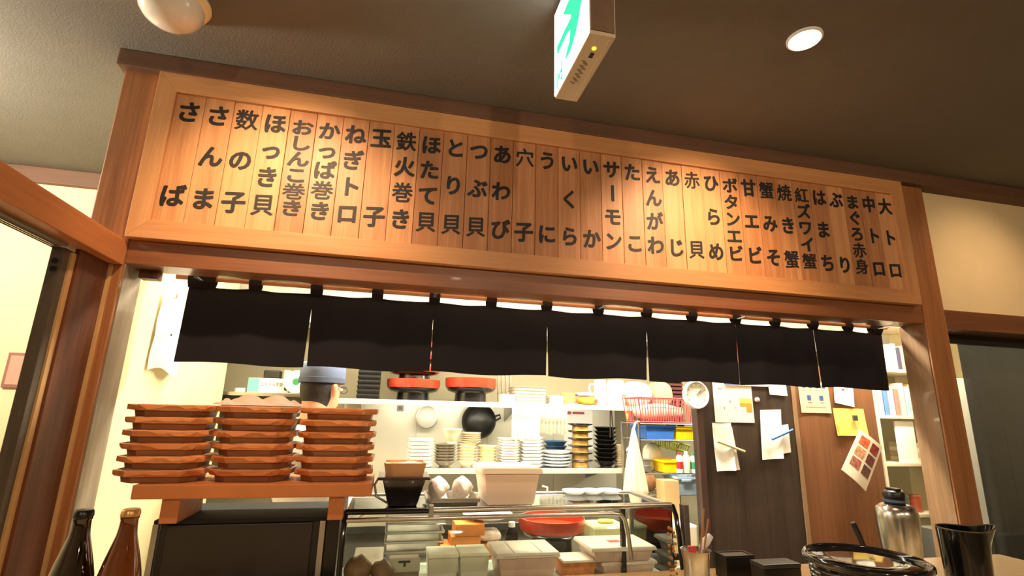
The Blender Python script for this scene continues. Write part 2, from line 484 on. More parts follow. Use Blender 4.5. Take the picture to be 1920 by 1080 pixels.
for i, t in enumerate(MENU):
    p = bpy.data.objects.new('plank', pl_me)
    C.objects.link(p); p.parent = mbd
    px = 1.0065 * (-.772 + i * .09403)
    py = 1.8125 + random.uniform(-.0012, .0012)
    p.location = (px - .737, py - 1.862, 2.33 - 2.027)
    n = len(t)
    zt, zb = 2.505 - 2.33, 2.186 - 2.33
    zs = [zt + (zb - zt) * k / (n - 1) for k in range(n)]
    h = {2: .072, 3: .072, 4: .071, 5: .064, 6: .055}[n]
    for ch, z in zip(t, zs):
        key = (ch, n)
        if key not in CHM:
            CHM[key] = lettering([ch], [0.], .066, h).mesh('character'); CHM[key].materials.append(INK)
        q = bpy.data.objects.new('character', CHM[key]); C.objects.link(q); q.parent = p; q.location = (0, 0, z)

# ================================================================== short shop curtain over the hatch
NAVY = sheer('navy_noren_cloth', (40, 39, 44), 0., .05)
nor = thing('noren_curtain', 'short navy black split curtain hanging on a rod under the lintel', 'curtain', (.8, 2.02, 1.645))
part('rod', MB().tube([(-.80, 2.02, 1.956), (2.392, 2.02, 1.956)], .0115, 12), M('rod_wood', (178, 132, 96), .5, var=.1, scale=20), nor, smooth=40)
for hx in (-.712, .139, .848, 1.529, 2.322):
    part('rod_hook', MB().box(hx - .006, hx + .006, 1.946, 1.95, 1.948, 1.975).box(hx - .006, hx + .006, 1.947, 2.03, 1.9405, 1.9435).box(hx - .006, hx + .006, 2.03, 2.034, 1.9405, 1.96), STEELD, nor)
SL = [-.756, -.325, .138, .615, 1.074, 1.525, 1.954, 2.36]
for i in range(7):
    a, b = SL[i], SL[i + 1]
    ga = 0 if i == 0 else (.006, .003, .004, .005, .004, .004)[i - 1]
    gb = 0 if i == 6 else (.006, .003, .004, .005, .004, .004)[i]
    sl_top = 1.86 if i != 5 else 1.85
    def fn(u, v, a=a, b=b, ga=ga, gb=gb, i=i):
        z = 1.927 - v * (1.927 - 1.646)
        k = max(0, min(1, (1.862 - z) / .2)) ** .8
        x0 = a + ga * k; x1 = b - gb * k
        if i == 0: x0 += .006 * (1 - v) - .004
        x = x0 + (x1 - x0) * u
        sag = -.006 * math.sin(PI * ((u * 2) % 1)) * (1 - v) ** 2
        return (x, 2.02 + .010 * v * math.sin(u * 9 + i * 1.7) + .003 * math.sin(u * 21 + i), z + sag + .004 * v * math.sin(u * 6 + i))
    part('cloth_panel', MB().grid(fn, 28, 14, .0016), NAVY, nor, smooth=60)
for i in range(15):
    x = [-.712, -.531, -.313, -.085, .139, .373, .613, .848, 1.077, 1.302, 1.529, 1.742, 1.955, 2.158, 2.322][i]
    w = .046 if i == 0 else (.036 if i == 14 else .0215)
    mb = MB()
    pr = []
    for k in range(13):
        an = -PI / 2 + 2 * PI * k / 12 * .0 + PI * (k / 12) * 1.0
    prof = [(2.0195, 1.918), (2.006, 1.940), (2.0055, 1.957), (2.010, 1.9675), (2.02, 1.9705), (2.03, 1.9675), (2.0345, 1.957), (2.034, 1.940), (2.0205, 1.918)]
    inner = [(2.0205 + (y - 2.02) * .88, 1.956 + (z - 1.956) * .93) for y, z in prof]
    for j in range(len(prof) - 1):
        (ya, za), (yb, zb_) = prof[j], prof[j + 1]
        (yc, zc), (yd, zd) = inner[j], inner[j + 1]
        v = [(x - w, ya, za), (x + w, ya, za), (x + w, yb, zb_), (x - w, yb, zb_), (x - w, yc, zc), (x + w, yc, zc), (x + w, yd, zd), (x - w, yd, zd)]
        mb.add(v, [(0, 1, 2, 3), (4, 7, 6, 5), (0, 4, 5, 1), (2, 6, 7, 3), (1, 5, 6, 2), (0, 3, 7, 4)])
    part('hanging_loop', mb, NAVY, nor)

# ================================================================== lamps
def spot(loc, energy, size, blend=.5, radius=.05, col=WARM, aim=None, parent=None, name='downlight_beam'):
    l = bpy.data.lights.new(name, 'SPOT')
    l.energy = energy; l.spot_size = R(size); l.spot_blend = blend; l.shadow_soft_size = radius; l.color = col
    o = bpy.data.objects.new(name, l)
    C.objects.link(o)
    d = Vector(aim) - Vector(loc) if aim else Vector((0, 0, -1))
    o.rotation_euler = d.to_track_quat('-Z', 'Y').to_euler()
    if parent:
        o.parent = parent; o.location = Vector(loc) - rootloc(parent)
    else:
        o.location = loc
    return o
LAMP_ON = M('lamp_glow', (255, 236, 210), .5, emit=14., ecol=(255, 240, 222))
for k, (x, y, lab) in enumerate([(1.226, 1.161, 'lit round recessed downlight in the ceiling in view of the menu board'), (-.42, 1.16, 'recessed downlight above the cucumber roll end of the menu board'), (2.85, 1.16, 'recessed downlight in front of the plain plaster wall'),
                                  (.5, -.9, 'recessed downlight behind the viewer over the dining floor')]):
    t = thing('downlight', lab, 'downlight', (x, y, 2.71), group='ceiling downlights')
    part('trim_ring', MB().lathe([(.046, -.0005), (.054, -.0005), (.054, -.006), (.048, -.009), (.046, -.006), (.046, -.0005)], (x, y, 2.71), 28), WHITEP, t, smooth=40)
    part('lamp', MB().lathe([(0, -.009), (.03, -.0085), (.044, -.005), (.0455, -.001), (0, -.001)], (x, y, 2.71), 28), LAMP_ON, t, smooth=40)
    spot((x, y, 2.69), (P_SPOT if x < 2 else P_SPOT * .27) if y > 0 else 10, 84, 1., .03, aim=(x, 1.8, 2.05) if y > 0 else None, parent=t)
# added fill spotlights, unseen behind the viewer, turned to the counter and hatch
for x, ax, lab in ((-.9, -.4, 'added black fill spotlight behind the viewer on the side of the sliding door'), (.7, .8, 'added black fill spotlight in the middle behind the viewer'), (2.3, 2.0, 'added black fill spotlight behind the viewer on the curtain side')):
    t = thing('fill_spotlight', lab, 'spotlight', (x, -1.6, 2.71), group='added fill spotlights')
    part('stem', MB().tube([(x, -1.6, 2.71), (x, -1.6, 2.62)], .009, 10), BLACKP, t, smooth=40)
    part('head', MB().tube([(x, -1.66, 2.60), (x, -1.55, 2.57)], [.03, .045], 18), BLACKP, t, smooth=40)
    part('lamp', MB().tube([(x, -1.549, 2.5697), (x, -1.545, 2.5686)], .040, 18), LAMP_ON, t, smooth=40)
    spot((x, -1.53, 2.565), P_FILL * (1.5 if x > 2 else 1.), 96, .6, .05, FILL, (ax, 1.8, 1.55), t, 'fill_beam')
# fluorescent fittings on the kitchen ceiling
TUBE = M('tube_glow', (255, 252, 236), .5, emit=18., ecol=(255, 250, 226))
for k, (x, y, lab) in enumerate([(-.25, 2.42, 'fluorescent ceiling fitting nearest the cream kitchen wall'), (1.02, 2.32, 'fluorescent ceiling fitting over the middle of the kitchen'), (2.75, 2.30, 'fluorescent ceiling fitting over the magazine shelves')]):
    t = thing('fluorescent_fitting', lab, 'ceiling light', (x, y, 2.45), group='kitchen ceiling lights')
    part('housing', MB().box(x - .62, x + .62, y - .06, y + .06, 2.42, 2.45), WHITEP, t, .004)
    for dy in (-.032, .032):
        part('tube', MB().tube([(x - .59, y + dy, 2.403), (x + .59, y + dy, 2.403)], .014, 12), TUBE, t, smooth=40)
    l = bpy.data.lights.new('fluorescent_light', 'AREA'); l.shape = 'RECTANGLE'; l.size = 1.2; l.size_y = .1; l.energy = P_KITCHEN * (.34, 1., .8)[k]; l.color = DAYW
    o = bpy.data.objects.new('fluorescent_light', l); C.objects.link(o); o.parent = t; o.location = (0, 0, -.07)
# round lamp in the side room
t = thing('round_ceiling_lamp', 'round ceiling lamp in the bright side room', 'ceiling light', (-2.1, 1.7, 2.71))
part('lamp_shade', MB().lathe([(0, -.10), (.12, -.095), (.2, -.07), (.22, -.02), (.22, 0), (0, 0)], (-2.1, 1.7, 2.71), 32), M('shade_glow', (255, 244, 220), .5, emit=4.), t, smooth=40)
l = bpy.data.lights.new('round_lamp_light', 'POINT'); l.energy = P_LEFT; l.color = (1, .93, .78); l.shadow_soft_size = .12
o = bpy.data.objects.new('round_lamp_light', l); C.objects.link(o); o.parent = t; o.location = (0, 0, -.24)

# white dome on the ceiling
t = thing('ceiling_dome_sensor', 'glossy white dome sensor on the ceiling near the board end', 'sensor', (-.745, 1.50, 2.71))
part('base_ring', MB().lathe([(0, 0), (.102, 0), (.104, -.008), (.098, -.020), (.090, -.024), (0, -.024)], (-.745, 1.50, 2.71), 40), M('cream_ring', (236, 214, 172), .4), t, smooth=40)
part('dome', MB().lathe([(.088, -.024), (.087, -.040), (.080, -.060), (.066, -.078), (.045, -.091), (.02, -.097), (0, -.098)], (-.745, 1.50, 2.71), 40), M('gloss_white', (232, 224, 210), .12, coat=.6), t, smooth=60)

# ================================================================== exit sign
t = thing('exit_sign', 'lit white and green exit sign box hanging from the ceiling', 'exit sign', (.435, 1.115, 2.40))
SX0, SX1, SY0, SY1, SZ0, SZ1 = .398, .470, .978, 1.252, 2.40, 2.69
part('housing', MB().box(SX0 + .004, SX1, SY0, SY1, SZ0, SZ1), M('sign_housing', (214, 196, 168), .5, var=.03), t, .002)
part('ceiling_mount', MB().box(SX0 + .015, SX1 - .01, SY0 + .06, SY1 - .06, SZ1, 2.71), WHITEP, t)
face = part('lit_face', MB().box(SX0, SX0 + .004, SY0 + .004, SY1 - .004, SZ0 + .004, SZ1 - .004), M('sign_white_glow', (250, 252, 248), .4, emit=3.2, ecol=(250, 255, 250)), t)
GREEN = M('sign_green_glow', (40, 214, 150), .4, emit=1.0, ecol=(50, 235, 165))
# running figure in outline, (y, z) on the face
FIG = [(1.017, 2.531), (1.039, 2.502), (1.058, 2.476), (1.101, 2.449), (1.149, 2.449), (1.137, 2.465), (1.108, 2.486), (1.104, 2.514), (1.128, 2.524), (1.22, 2.522), (1.22, 2.55), (1.161, 2.552), (1.099, 2.548), (1.099, 2.558), (1.165, 2.616), (1.135, 2.619), (1.114, 2.62), (1.10, 2.655), (1.05, 2.66), (1.03, 2.60)]
part('running_figure', MB().prism(FIG, SX0 - .0012, SX0 + .0005, 'yz'), GREEN, face)
for y0, y1, z0, z1 in ((1.173, 1.180, 2.411, 2.470), (1.217, 2.0, 2.412, 2.464), (1.180, 1.192, 2.440, 2.449), (1.180, 1.190, 2.416, 2.423), (1.195, 1.207, 2.428, 2.446)):
    y1 = min(y1, 1.223)
    part('sign_mark', MB().box(SX0 - .0012, SX0 + .0005, y0, y1, z0, z1), GREEN, face)
part('end_panel', MB().box(SX0 + .006, SX1 - .004, SY0 - .003, SY0, SZ0 + .01, SZ1 - .004), M('sign_end', (120, 96, 78), .5, var=.1, scale=20), t)
part('indicator_lamp', MB().ell((.432, 1.025, SZ0 - .001), .006, .006, .004), M('yellow_led', (255, 214, 60), .3, emit=1.5), t, smooth=50)
for yy in (1.043, 1.053):
    part('switch', MB().box(.430, .440, yy, yy + .006, SZ0 - .003, SZ0), BLACKP, t)
part('bottom_ridge', MB().box(.455, .460, SY0 + .01, SY1 - .005, SZ0 - .003, SZ0), M('sign_housing'), t)
pm = MB()
for k in range(22):
    y = 1.075 + .0045 * k; x = .418 + .004 * (k % 4)
    pm.box(x, x + .011, y, y + .0022, SZ0 - .0006, SZ0)
pr = part('label_print', pm, M('grey_print', (120, 108, 92), .7), t)

# ================================================================== tray stand and the wooden trays
BENCHW = M('brown_lacquered_bench', (182, 112, 62), .45, var=.06, scale=14, bump=.05)
bn = thing('tray_bench', 'low reddish brown bench carrying three stacks of trays', 'bench', (-.36, 1.80, 1.176))
part('bench_top', MB().box(-.678, -.038, 1.68, 1.93, 1.243, 1.281), BENCHW, bn, .003)
part('leg', MB().box(-.606, -.560, 1.70, 1.90, 1.176, 1.243), BENCHW, bn, .002)
part('leg', MB().box(-.160, -.116, 1.70, 1.90, 1.176, 1.243), BENCHW, bn, .002)
cb = thing('black_cabinet', 'black fronted counter cabinet with grey edge strips beneath the tray bench', 'cabinet', (-.4, 1.88, .93))
part('body', MB().box(-.622, -.17, 1.765, 2.02, .93, 1.165), M('cabinet_black', (26, 22, 21), .45), cb, .003)
part('top_plate', MB().box(-.635, -.128, 1.75, 2.03, 1.165, 1.176), M('matt_black', (20, 19, 19), .85), cb, .002)
part('front_panel', MB().box(-.602, -.205, 1.756, 1.7655, .935, 1.16), M('cabinet_front', (34, 29, 27), .4, var=.1, scale=10), cb, .002)
part('corner_strip', MB().box(-.637, -.622, 1.752, 1.768, .93, 1.1645), STEELD, cb, .001)
part('corner_strip', MB().box(-.184, -.168, 1.752, 1.768, .93, 1.1645), STEELD, cb, .001)
part('corner_post', MB().box(-.168, -.128, 1.77, 2.02, .93, 1.1645), BLACKP, cb, .002)

TRAYW = wood('carved_tray_wood', (180, 104, 56), (222, 146, 90), 'x', 18, .4, .1, coat=.25, rand=.3)
TRAYB = wood('tray_foot_wood', (126, 80, 50), (158, 106, 68), 'x', 18, .5, .1, rand=.2)
def tray_meshes(seed):
    rnd = random.Random(seed)
    # octagonal rim, hewn edge: every side cut in small facets
    hw, hd, ch = .117, .102, .046
    cor = [(hw, -hd + ch), (hw, hd - ch), (hw - ch, hd), (-hw + ch, hd), (-hw, hd - ch), (-hw, -hd + ch), (-hw + ch, -hd), (hw - ch, -hd)]
    pts = []
    for i in range(8):
        a, b = cor[i], cor[(i + 1) % 8]
        n = 6 if i in (2, 6) else 4
        for k in range(n):
            u = k / n
            pts.append((a[0] + (b[0] - a[0]) * u, a[1] + (b[1] - a[1]) * u))
    N = len(pts)
    cut = [rnd.choice((0., .35, .7, 1.)) for _ in range(N)]           # depth of each adze cut along the lower edge
    def ring(sc, z, jit, jz):
        o = []
        for i, (x, y) in enumerate(pts):
            q = sc + rnd.uniform(-jit, jit)
            o.append((x * q, y * q, z + rnd.uniform(-jz, jz)))
        return o
    low = [(x * (.985 - .055 * cut[i]), y * (.985 - .055 * cut[i]), .0175 + .0018 * (1 - cut[i])) for i, (x, y) in enumerate(pts)]
    mid = [(x * (1.0 - .006 * cut[i]), y * (1.0 - .006 * cut[i]), .0200 + .0115 * cut[i]) for i, (x, y) in enumerate(pts)]
    v = ring(.60, .0235, 0, 0) + ring(.87, .0245, .006, .0004) + ring(.94, .0358, .004, .0005) + ring(.995, .0338, .006, .0012) + mid + low + [(x * .84, y * .84, .0168) for x, y in pts]
    f = [tuple(range(N))]
    for r in range(6):
        for i in range(N):
            f.append((r * N + i, r * N + (i + 1) % N, (r + 1) * N + (i + 1) % N, (r + 1) * N + i))
    f.append(tuple(6 * N + i for i in range(N))[::-1])
    rim = MB().add(v, f).mesh('rim')
    rim.materials.append(TRAYW)
    b = []
    for sc, z in ((.82, 0.), (.85, .0175)):
        b += [(x * sc, y * sc, z) for x, y in cor]
    foot = MB().add(b, [tuple(range(8))[::-1], tuple(range(8, 16))] + [(i, (i + 1) % 8, 8 + (i + 1) % 8, 8 + i) for i in range(8)]).mesh('foot', (0, 0, 0), .001)
    foot.materials.append(TRAYB)
    return rim, foot
TM = [tray_meshes(s_) for s_ in range(4)]
for sx, sy, nm, rots in ((-.640, 1.80, 'in the stack next to the cream wall', (3, -2, 2, -3, 1, 3)), (-.400, 1.805, 'in the middle stack on the bench', (-1, 2, -2, 1, -2, 1)), (-.160, 1.80, 'in the stack beside the glass case', (2, -2, 1, -3, 2, -1))):
    for k in range(6):
        kk = 5 - k
        top = kk == 0
        t = thing('wooden_tray', 'carved wooden octagonal tray, %s %s' % (nth(kk, 6), nm), 'tray', (sx + random.uniform(-.003, .003), sy + random.uniform(-.006, .006), 1.2812 + k * .0365), R(rots[k]), 'stacked carved wooden trays')
        rim, foot = TM[(k * 3 + int(sx * 10)) % 4]
        for nme, me in (('rim', rim), ('foot', foot)):
            o = bpy.data.objects.new(nme, me); C.objects.link(o); o.parent = t
def wrap(u, v):
    x = -.52 + .235 * u; y = 1.70 + .19 * v
    e = min(u, 1 - u, v, 1 - v)
    z = 1.5025 + .028 * min(1, e * 5) * (.75 + .25 * math.sin(u * 17 + v * 5)) + .006 * math.sin(u * 31 + v * 23) * min(1, e * 8)
    return (x, y, z)
solo('plastic_wrap', MB().grid(wrap, 26, 18, .001), sheer('milky_film', (255, 252, 248), .12, .7), 'crumpled clear plastic sheet lying on the middle tray stack', 'plastic sheet', smooth=60)

# ================================================================== beer bottles
def bottle(x, y, capm, label, liquid):
    t = thing('beer_bottle', label, 'bottle', (x, y, 1.0), group='brown beer bottles')
    pr = [(0, 0), (.036, .0), (.0375, .004), (.0375, .150), (.0368, .170), (.034, .190), (.029, .212), (.022, .238), (.0165, .258), (.0148, .272), (.0142, .285), (.0155, .287), (.0155, .293), (.0138, .295), (.0132, .300), (0, .300)]
    part('glass_body', MB().lathe(pr, (x, y, 1.0), 36), liquid, t, smooth=50)
    cp = [(.0128, .291), (.0158, .291), (.0165, .2925), (.0158, .300), (.0135, .3035), (0, .304)]
    part('crown_cap', MB().lathe(cp, (x, y, 1.0), 21), capm, t, smooth=30)
    lb = [(.0379, .045), (.0379, .128), (.0382, .128), (.0382, .045), (.0379, .045)]
    part('paper_label', MB().lathe(lb, (x, y, 1.0), 36), M('bottle_label', (226, 204, 150), .7), t, smooth=40)
BROWN_D = M('dark_amber_glass', (30, 12, 5), .06, coat=1.)
BROWN_L = M('amber_glass', (120, 58, 12), .06, coat=1., trans=.35)
bottle(-.548, 1.18, M('black_cap', (28, 27, 26), .3, .4), 'dark brown beer bottle with a black cap', BROWN_D)
bottle(-.470, 1.18, M('gold_cap', (206, 160, 96), .3, .5), 'lighter amber beer bottle with a gold cap', BROWN_L)

# ================================================================== refrigerated glass case
dc = thing('display_case', 'glass topped refrigerated display case full of food boxes', 'display case', (.45, 1.9, .93))
CX0, CX1 = -.112, 1.006
part('base', MB().box(CX0 - .01, CX1 + .01, 1.705, 2.11, .93, .945), STEELD, dc, .003)
part('top_glass', MB().box(CX0, CX1, 1.765, 2.09, 1.179, 1.185), glass('top_pane', gloss=.22, rough=.05), dc)
prof = [(1.752, 1.172), (1.738, 1.14), (1.724, 1.09), (1.712, 1.03), (1.705, .945)]
fg = MB()
vv = [(x, y, z) for y, z in prof for x in (CX0 + .006, CX1 - .19)]
fg.add(vv, [(2 * i, 2 * i + 1, 2 * i + 3, 2 * i + 2) for i in range(4)])
part('front_glass', fg, GLASS, dc, smooth=60)
fg = MB()
vv = [(x, y + .01, z) for y, z in prof for x in (CX1 - .185, CX1 - .005)]
fg.add(vv, [(2 * i, 2 * i + 1, 2 * i + 3, 2 * i + 2) for i in range(4)])
part('front_glass', fg, GLASS, dc, smooth=60)
part('front_top_rail', MB().tube([(.155, 1.758, 1.187), (CX1 - .005, 1.758, 1.192)], .0095, 12), STEEL, dc, smooth=50)
part('front_top_rail', MB().tube([(CX0, 1.758, 1.187), (.150, 1.758, 1.187)], .009, 12), BLACKG, dc, smooth=50)
part('front_handle_rail', MB().tube([(CX0 + .006, 1.742, 1.166), (CX1 - .235, 1.742, 1.170), (CX1 - .205, 1.742, 1.166), (CX1 - .192, 1.740, 1.150), (CX1 - .187, 1.728, 1.10), (CX1 - .183, 1.716, 1.03)], .0075, 10), STEEL, dc, smooth=50)
part('rail_clamp', MB().box(.143, .158, 1.744, 1.775, 1.160, 1.205), STEELD, dc, .003)
part('back_top_rail', MB().tube([(CX0, 2.09, 1.186), (CX1, 2.09, 1.186)], .006, 10), STEEL, dc, smooth=50)
part('side_top_rail', MB().tube([(CX1, 1.758, 1.189), (CX1, 2.09, 1.186)], .007, 10), STEEL, dc, smooth=50)
part('corner_post', MB().tube([(CX1, 1.755, 1.19), (CX1, 1.735, 1.16), (CX1, 1.722, 1.10), (CX1, 1.705, .98), (CX1, 1.70, .94)], .0085, 10), BLACKG, dc, smooth=50)
part('corner_post', MB().tube([(CX0, 1.76, 1.19), (CX0, 1.745, 1.16), (CX0, 1.725, 1.10), (CX0, 1.705, .945)], .0085, 10), BLACKG, dc, smooth=50)
part('corner_post', MB().box(CX1 - .178, CX1 - .162, 1.80, 1.815, .945, 1.179), BLACKP, dc)
part('corner_post', MB().box(CX1 - .012, CX1, 2.075, 2.09, .945, 1.18), STEELD, dc)
part('end_trim', MB().box(CX1 + .012, CX1 + .032, 1.70, 1.73, .935, 1.20), M('grey_trim', (120, 112, 106), .35, .6), dc, .002)
part('side_glass', MB().box(CX1 - .004, CX1, 1.76, 2.08, .945, 1.18), GLASS, dc)
part('inner_shelf', MB().box(CX0 + .01, CX1 - .01, 1.74, 2.07, .947, .952), M('steel_mat_grey', (170, 172, 160), .7, var=.1, scale=60), dc)

# ---- on top of the case
def tub(name, cx, cy, z, w, d, h, mat, label, cat, taper=.86, lid=None, lidw=1.04, lidh=.012, lidmat=None, rim=True, rz=0., open_=False, group=None):
    t = thing(name, label, cat, (cx, cy, z), rz, group)
    b = MB()
    if open_:
        th = .004
        b.add([(cx + sx * w * k / 2, cy + sy * d * k / 2, zz) for k, zz, in ((taper, z), (1, z + h)) for sx, sy in ((-1, -1), (1, -1), (1, 1), (-1, 1))] +
              [(cx + sx * (w * k / 2 - th), cy + sy * (d * k / 2 - th), zz) for k, zz in ((1, z + h), (taper, z + th)) for sx, sy in ((-1, -1), (1, -1), (1, 1), (-1, 1))],
              [(0, 3, 2, 1)] + [(i + r * 4, (i + 1) % 4 + r * 4, (i + 1) % 4 + 4 + r * 4, i + 4 + r * 4) for r in range(3) for i in range(4)] + [(12, 13, 14, 15)])
        me = part('body', b, mat, t)
    else:
        b.frustum(cx, cy, z, z + h, w * taper, d * taper, w, d)
        part('body', b, mat, t, min(w, d, h) * .08, smooth=40)
    if rim:
        part('rim', MB().frustum(cx, cy, z + h - lidh, z + h + (0 if open_ else .0008), w * 1.03, d * 1.03, w * 1.05, d * 1.05) if not open_ else
             MB().box(cx - w * .53, cx + w * .53, cy - d * .53, cy - d * .5, z + h - lidh, z + h).box(cx - w * .53, cx + w * .53, cy + d * .5, cy + d * .53, z + h - lidh, z + h).box(cx - w * .53, cx - w * .5, cy - d * .5, cy + d * .5, z + h - lidh, z + h).box(cx + w * .5, cx + w * .53, cy - d * .5, cy + d * .5, z + h - lidh, z + h), mat, t)
    if lid:
        part('lid', MB().frustum(cx, cy, z + h, z + h + lidh * 1.3, w * lidw, d * lidw, w * lidw * .96, d * lidw * .95), lidmat or mat, t, lidh * .4, smooth=40)
    return t
CZ = 1.1855
PINKW = M('milky_box', (248, 224, 204), .4, sss=.1)
tub('food_container', .432, 1.925, CZ, .200, .215, .105, PINKW, 'large milky white lidded food container on the glass case', 'container', .84, lid=True, lidw=1.1, lidh=.014, lidmat=M('milky_lid', (250, 236, 214), .35), rim=False)
t = tub('dark_lacquer_pot', .062, 1.90, CZ, .145, .145, .088, M('dark_lacquer', (22, 14, 16), .25, coat=.5), 'square black lacquer pot with flared rim on the glass case', 'pot', .66, rim=False)
part('flared_rim', MB().box(.062 - .086, .062 + .086, 1.90 - .084, 1.90 + .084, CZ + .086, CZ + .096), M('plum_lacquer', (52, 26, 34), .25, coat=.5), t, .003)
part('handle', MB().tube([(-.022, 1.87, CZ + .088), (-.034, 1.87, CZ + .066), (-.026, 1.87, CZ + .03), (.012, 1.87, CZ + .008)], .004, 8), STEEL, t, smooth=50)
t = tub('wooden_box', .062, 1.90, CZ + .0962, .140, .135, .042, M('beige_wood_box', (190, 146, 104), .55, var=.08, scale=12), 'shallow beige wooden box sitting on the black lacquer pot', 'box', .88, rim=False, open_=True)
part('contents', MB().grid(lambda u, v: (-.002 + .128 * u, 1.842 + .116 * v, CZ + .128 + .008 * math.sin(u * 7) * math.sin(v * 6)), 8, 8, .004), M('cream_contents', (216, 182, 140), .8, var=.1), t, smooth=60)
tub('steel_tray', .228, 1.90, CZ, .170, .17, .028, STEEL, 'small stainless tray with wrapped fish pieces on the glass case', 'tray', .93, open_=True)
FILM = M('wrapped_fish', (240, 218, 206), .25, var=.3, scale=34, coat=.5, bump=.5, bscale=70)
for bx, by, rz, lab in ((.186, 1.905, .0, 'cling wrapped pinkish fish piece in the steel tray by the black pot'), (.270, 1.905, .0, 'cling wrapped fish piece in the steel tray by the milky container')):
    mb = MB().ell((0, 0, 0), .037, .055, .035, 20, 12)
    rn = random.Random(bx)
    mb.v = [(x * .98 + .004 * math.sin(z * 90 + y * 70), y + .006 * math.sin(x * 120), (z + .007 * math.sin(x * 110 + y * 50) + .003 * math.sin(y * 160)) * (.95 - .45 * (x / .037))) for x, y, z in mb.v]
    mb.v = [(bx + x * math.cos(rz) - y * math.sin(rz), by + x * math.sin(rz) + y * math.cos(rz), CZ + .004 + .036 + z) for x, y, z in mb.v]
    zmin = min(q[2] for q in mb.v)
    mb.v = [(x, y, z - zmin + CZ + .0042) for x, y, z in mb.v]
    solo('wrapped_fish', mb, FILM, lab, 'fish', smooth=70)
# stack of dark rimmed white plates lying at the back of the case top
for k in range(3):
    px = .745 + .075 * k
    solo('small_plate', MB().lathe([(0, 0), (.03, 0), (.046, .010), (.05, .016), (.046, .015), (.03, .006), (0, .006)], (px, 2.055, CZ), 24), M('white_dark_edge', (228, 228, 232), .2), 'little white dish at the back of the glass case, ' + ('nearest the milky container' if k == 0 else 'middle of three' if k == 1 else 'nearest the hanging bag'), 'dish', smooth=40, group='little dishes on the case')

# ---- inside the case
IZ = .9522
CLEARW = M('translucent_white_tub', (246, 246, 226), .35)
tub('food_tub', .208, 1.90, IZ, .10, .12, .072, CLEARW, 'white lidded tub in the case, the one nearer the label card', 'food tub', .9, lid=True, lidw=1.04, lidh=.008, rim=False)
tub('food_tub', .313, 1.90, IZ, .10, .12, .074, CLEARW, 'white lidded tub in the case, the one nearer the pink fish box', 'food tub', .9, lid=True, lidw=1.04, lidh=.008, rim=False)
PINKB = M('pink_box_plastic', (248, 210, 194), .35, var=.1, scale=20)
FROST = M('frosted_lid', (252, 238, 226), .25, var=.04, scale=25)
t = tub('fish_box', .487, 1.88, IZ, .205, .17, .075, PINKB, 'pale pink lidded fish box in the middle of the case', 'food box', .86, lid=True, lidw=1.1, lidh=.012, lidmat=FROST, rim=False)
part('red_band', MB().box(.40, .575, 1.7885, 1.7905, IZ + .0765, IZ + .0825), M('dark_red', (150, 40, 44), .5), t)
for dx in (-.05, .045):
    part('lid_rib', MB().box(.487 + dx, .490 + dx, 1.80, 1.95, IZ + .0895, IZ + .0915), M('rib_grey', (190, 170, 160), .4), t)
t = tub('fish_box', .86, 1.885, IZ, .20, .15, .036, PINKB, 'pale pink fish box at the bottom under another one in the case', 'food box', .88, lid=True, lidw=1.08, lidh=.008, lidmat=FROST, rim=False)
t = tub('fish_box', .835, 1.885, IZ + .0475, .225, .17, .036, PINKB, 'pale pink fish box stacked on another, red label on its lid', 'food box', .9, lid=True, lidw=1.12, lidh=.010, lidmat=FROST, rim=False)
part('red_label', MB().box(.81, .855, 1.865, 1.895, IZ + .0965, IZ + .0976), M('red_print', (214, 92, 84), .6), t)
tub('salmon_pack', .672, 1.86, IZ, .115, .11, .05, M('salmon_orange', (226, 134, 70), .4, var=.3, scale=45), 'orange salmon pack with frosted lid between the pink boxes', 'food pack', .95, lid=True, lidw=1.02, lidh=.006, lidmat=FROST, rim=False)
for bx, by, s_, lab in ((-.062, 1.80, 1., 'brown wrapped bundle in the case corner by the black cabinet'), (.012, 1.80, .85, 'brown wrapped bundle in the case beside the label card')):
    mb = MB().ell((0, 0, 0), .042 * s_, .045, .05 * s_, 18, 12)
    mb.v = [(bx + x * (1 + .1 * math.sin(z * 80)), by + y + .004 * math.sin(x * 150), IZ + .05 * s_ + z + .003 * math.sin(x * 200)) for x, y, z in mb.v]
    zmin = min(q[2] for q in mb.v)
    mb.v = [(x, y, z - zmin + IZ) for x, y, z in mb.v]
    solo('wrapped_bundle', mb, M('brown_bundle', (132, 100, 70), .45, var=.25, scale=30, coat=.3), lab, 'bundle', smooth=70)
t = tub('label_card_box', .082, 1.89, IZ, .10, .08, .066, M('brown_grey_pack', (150, 132, 110), .5, var=.2, scale=30), 'grey pack in the case with a pale card on its front', 'pack', .96, rim=False)
part('card', MB().box(.032, .132, 1.8465, 1.8485, IZ + .034, IZ + .076), M('pale_green_card', (206, 210, 190), .6), t)
part('card_mark', MB().box(.062, .100, 1.8455, 1.8468, IZ + .062, IZ + .068).box(.078, .086, 1.8455, 1.8468, IZ + .05, IZ + .062), M('card_ink', (60, 64, 58), .6), t)

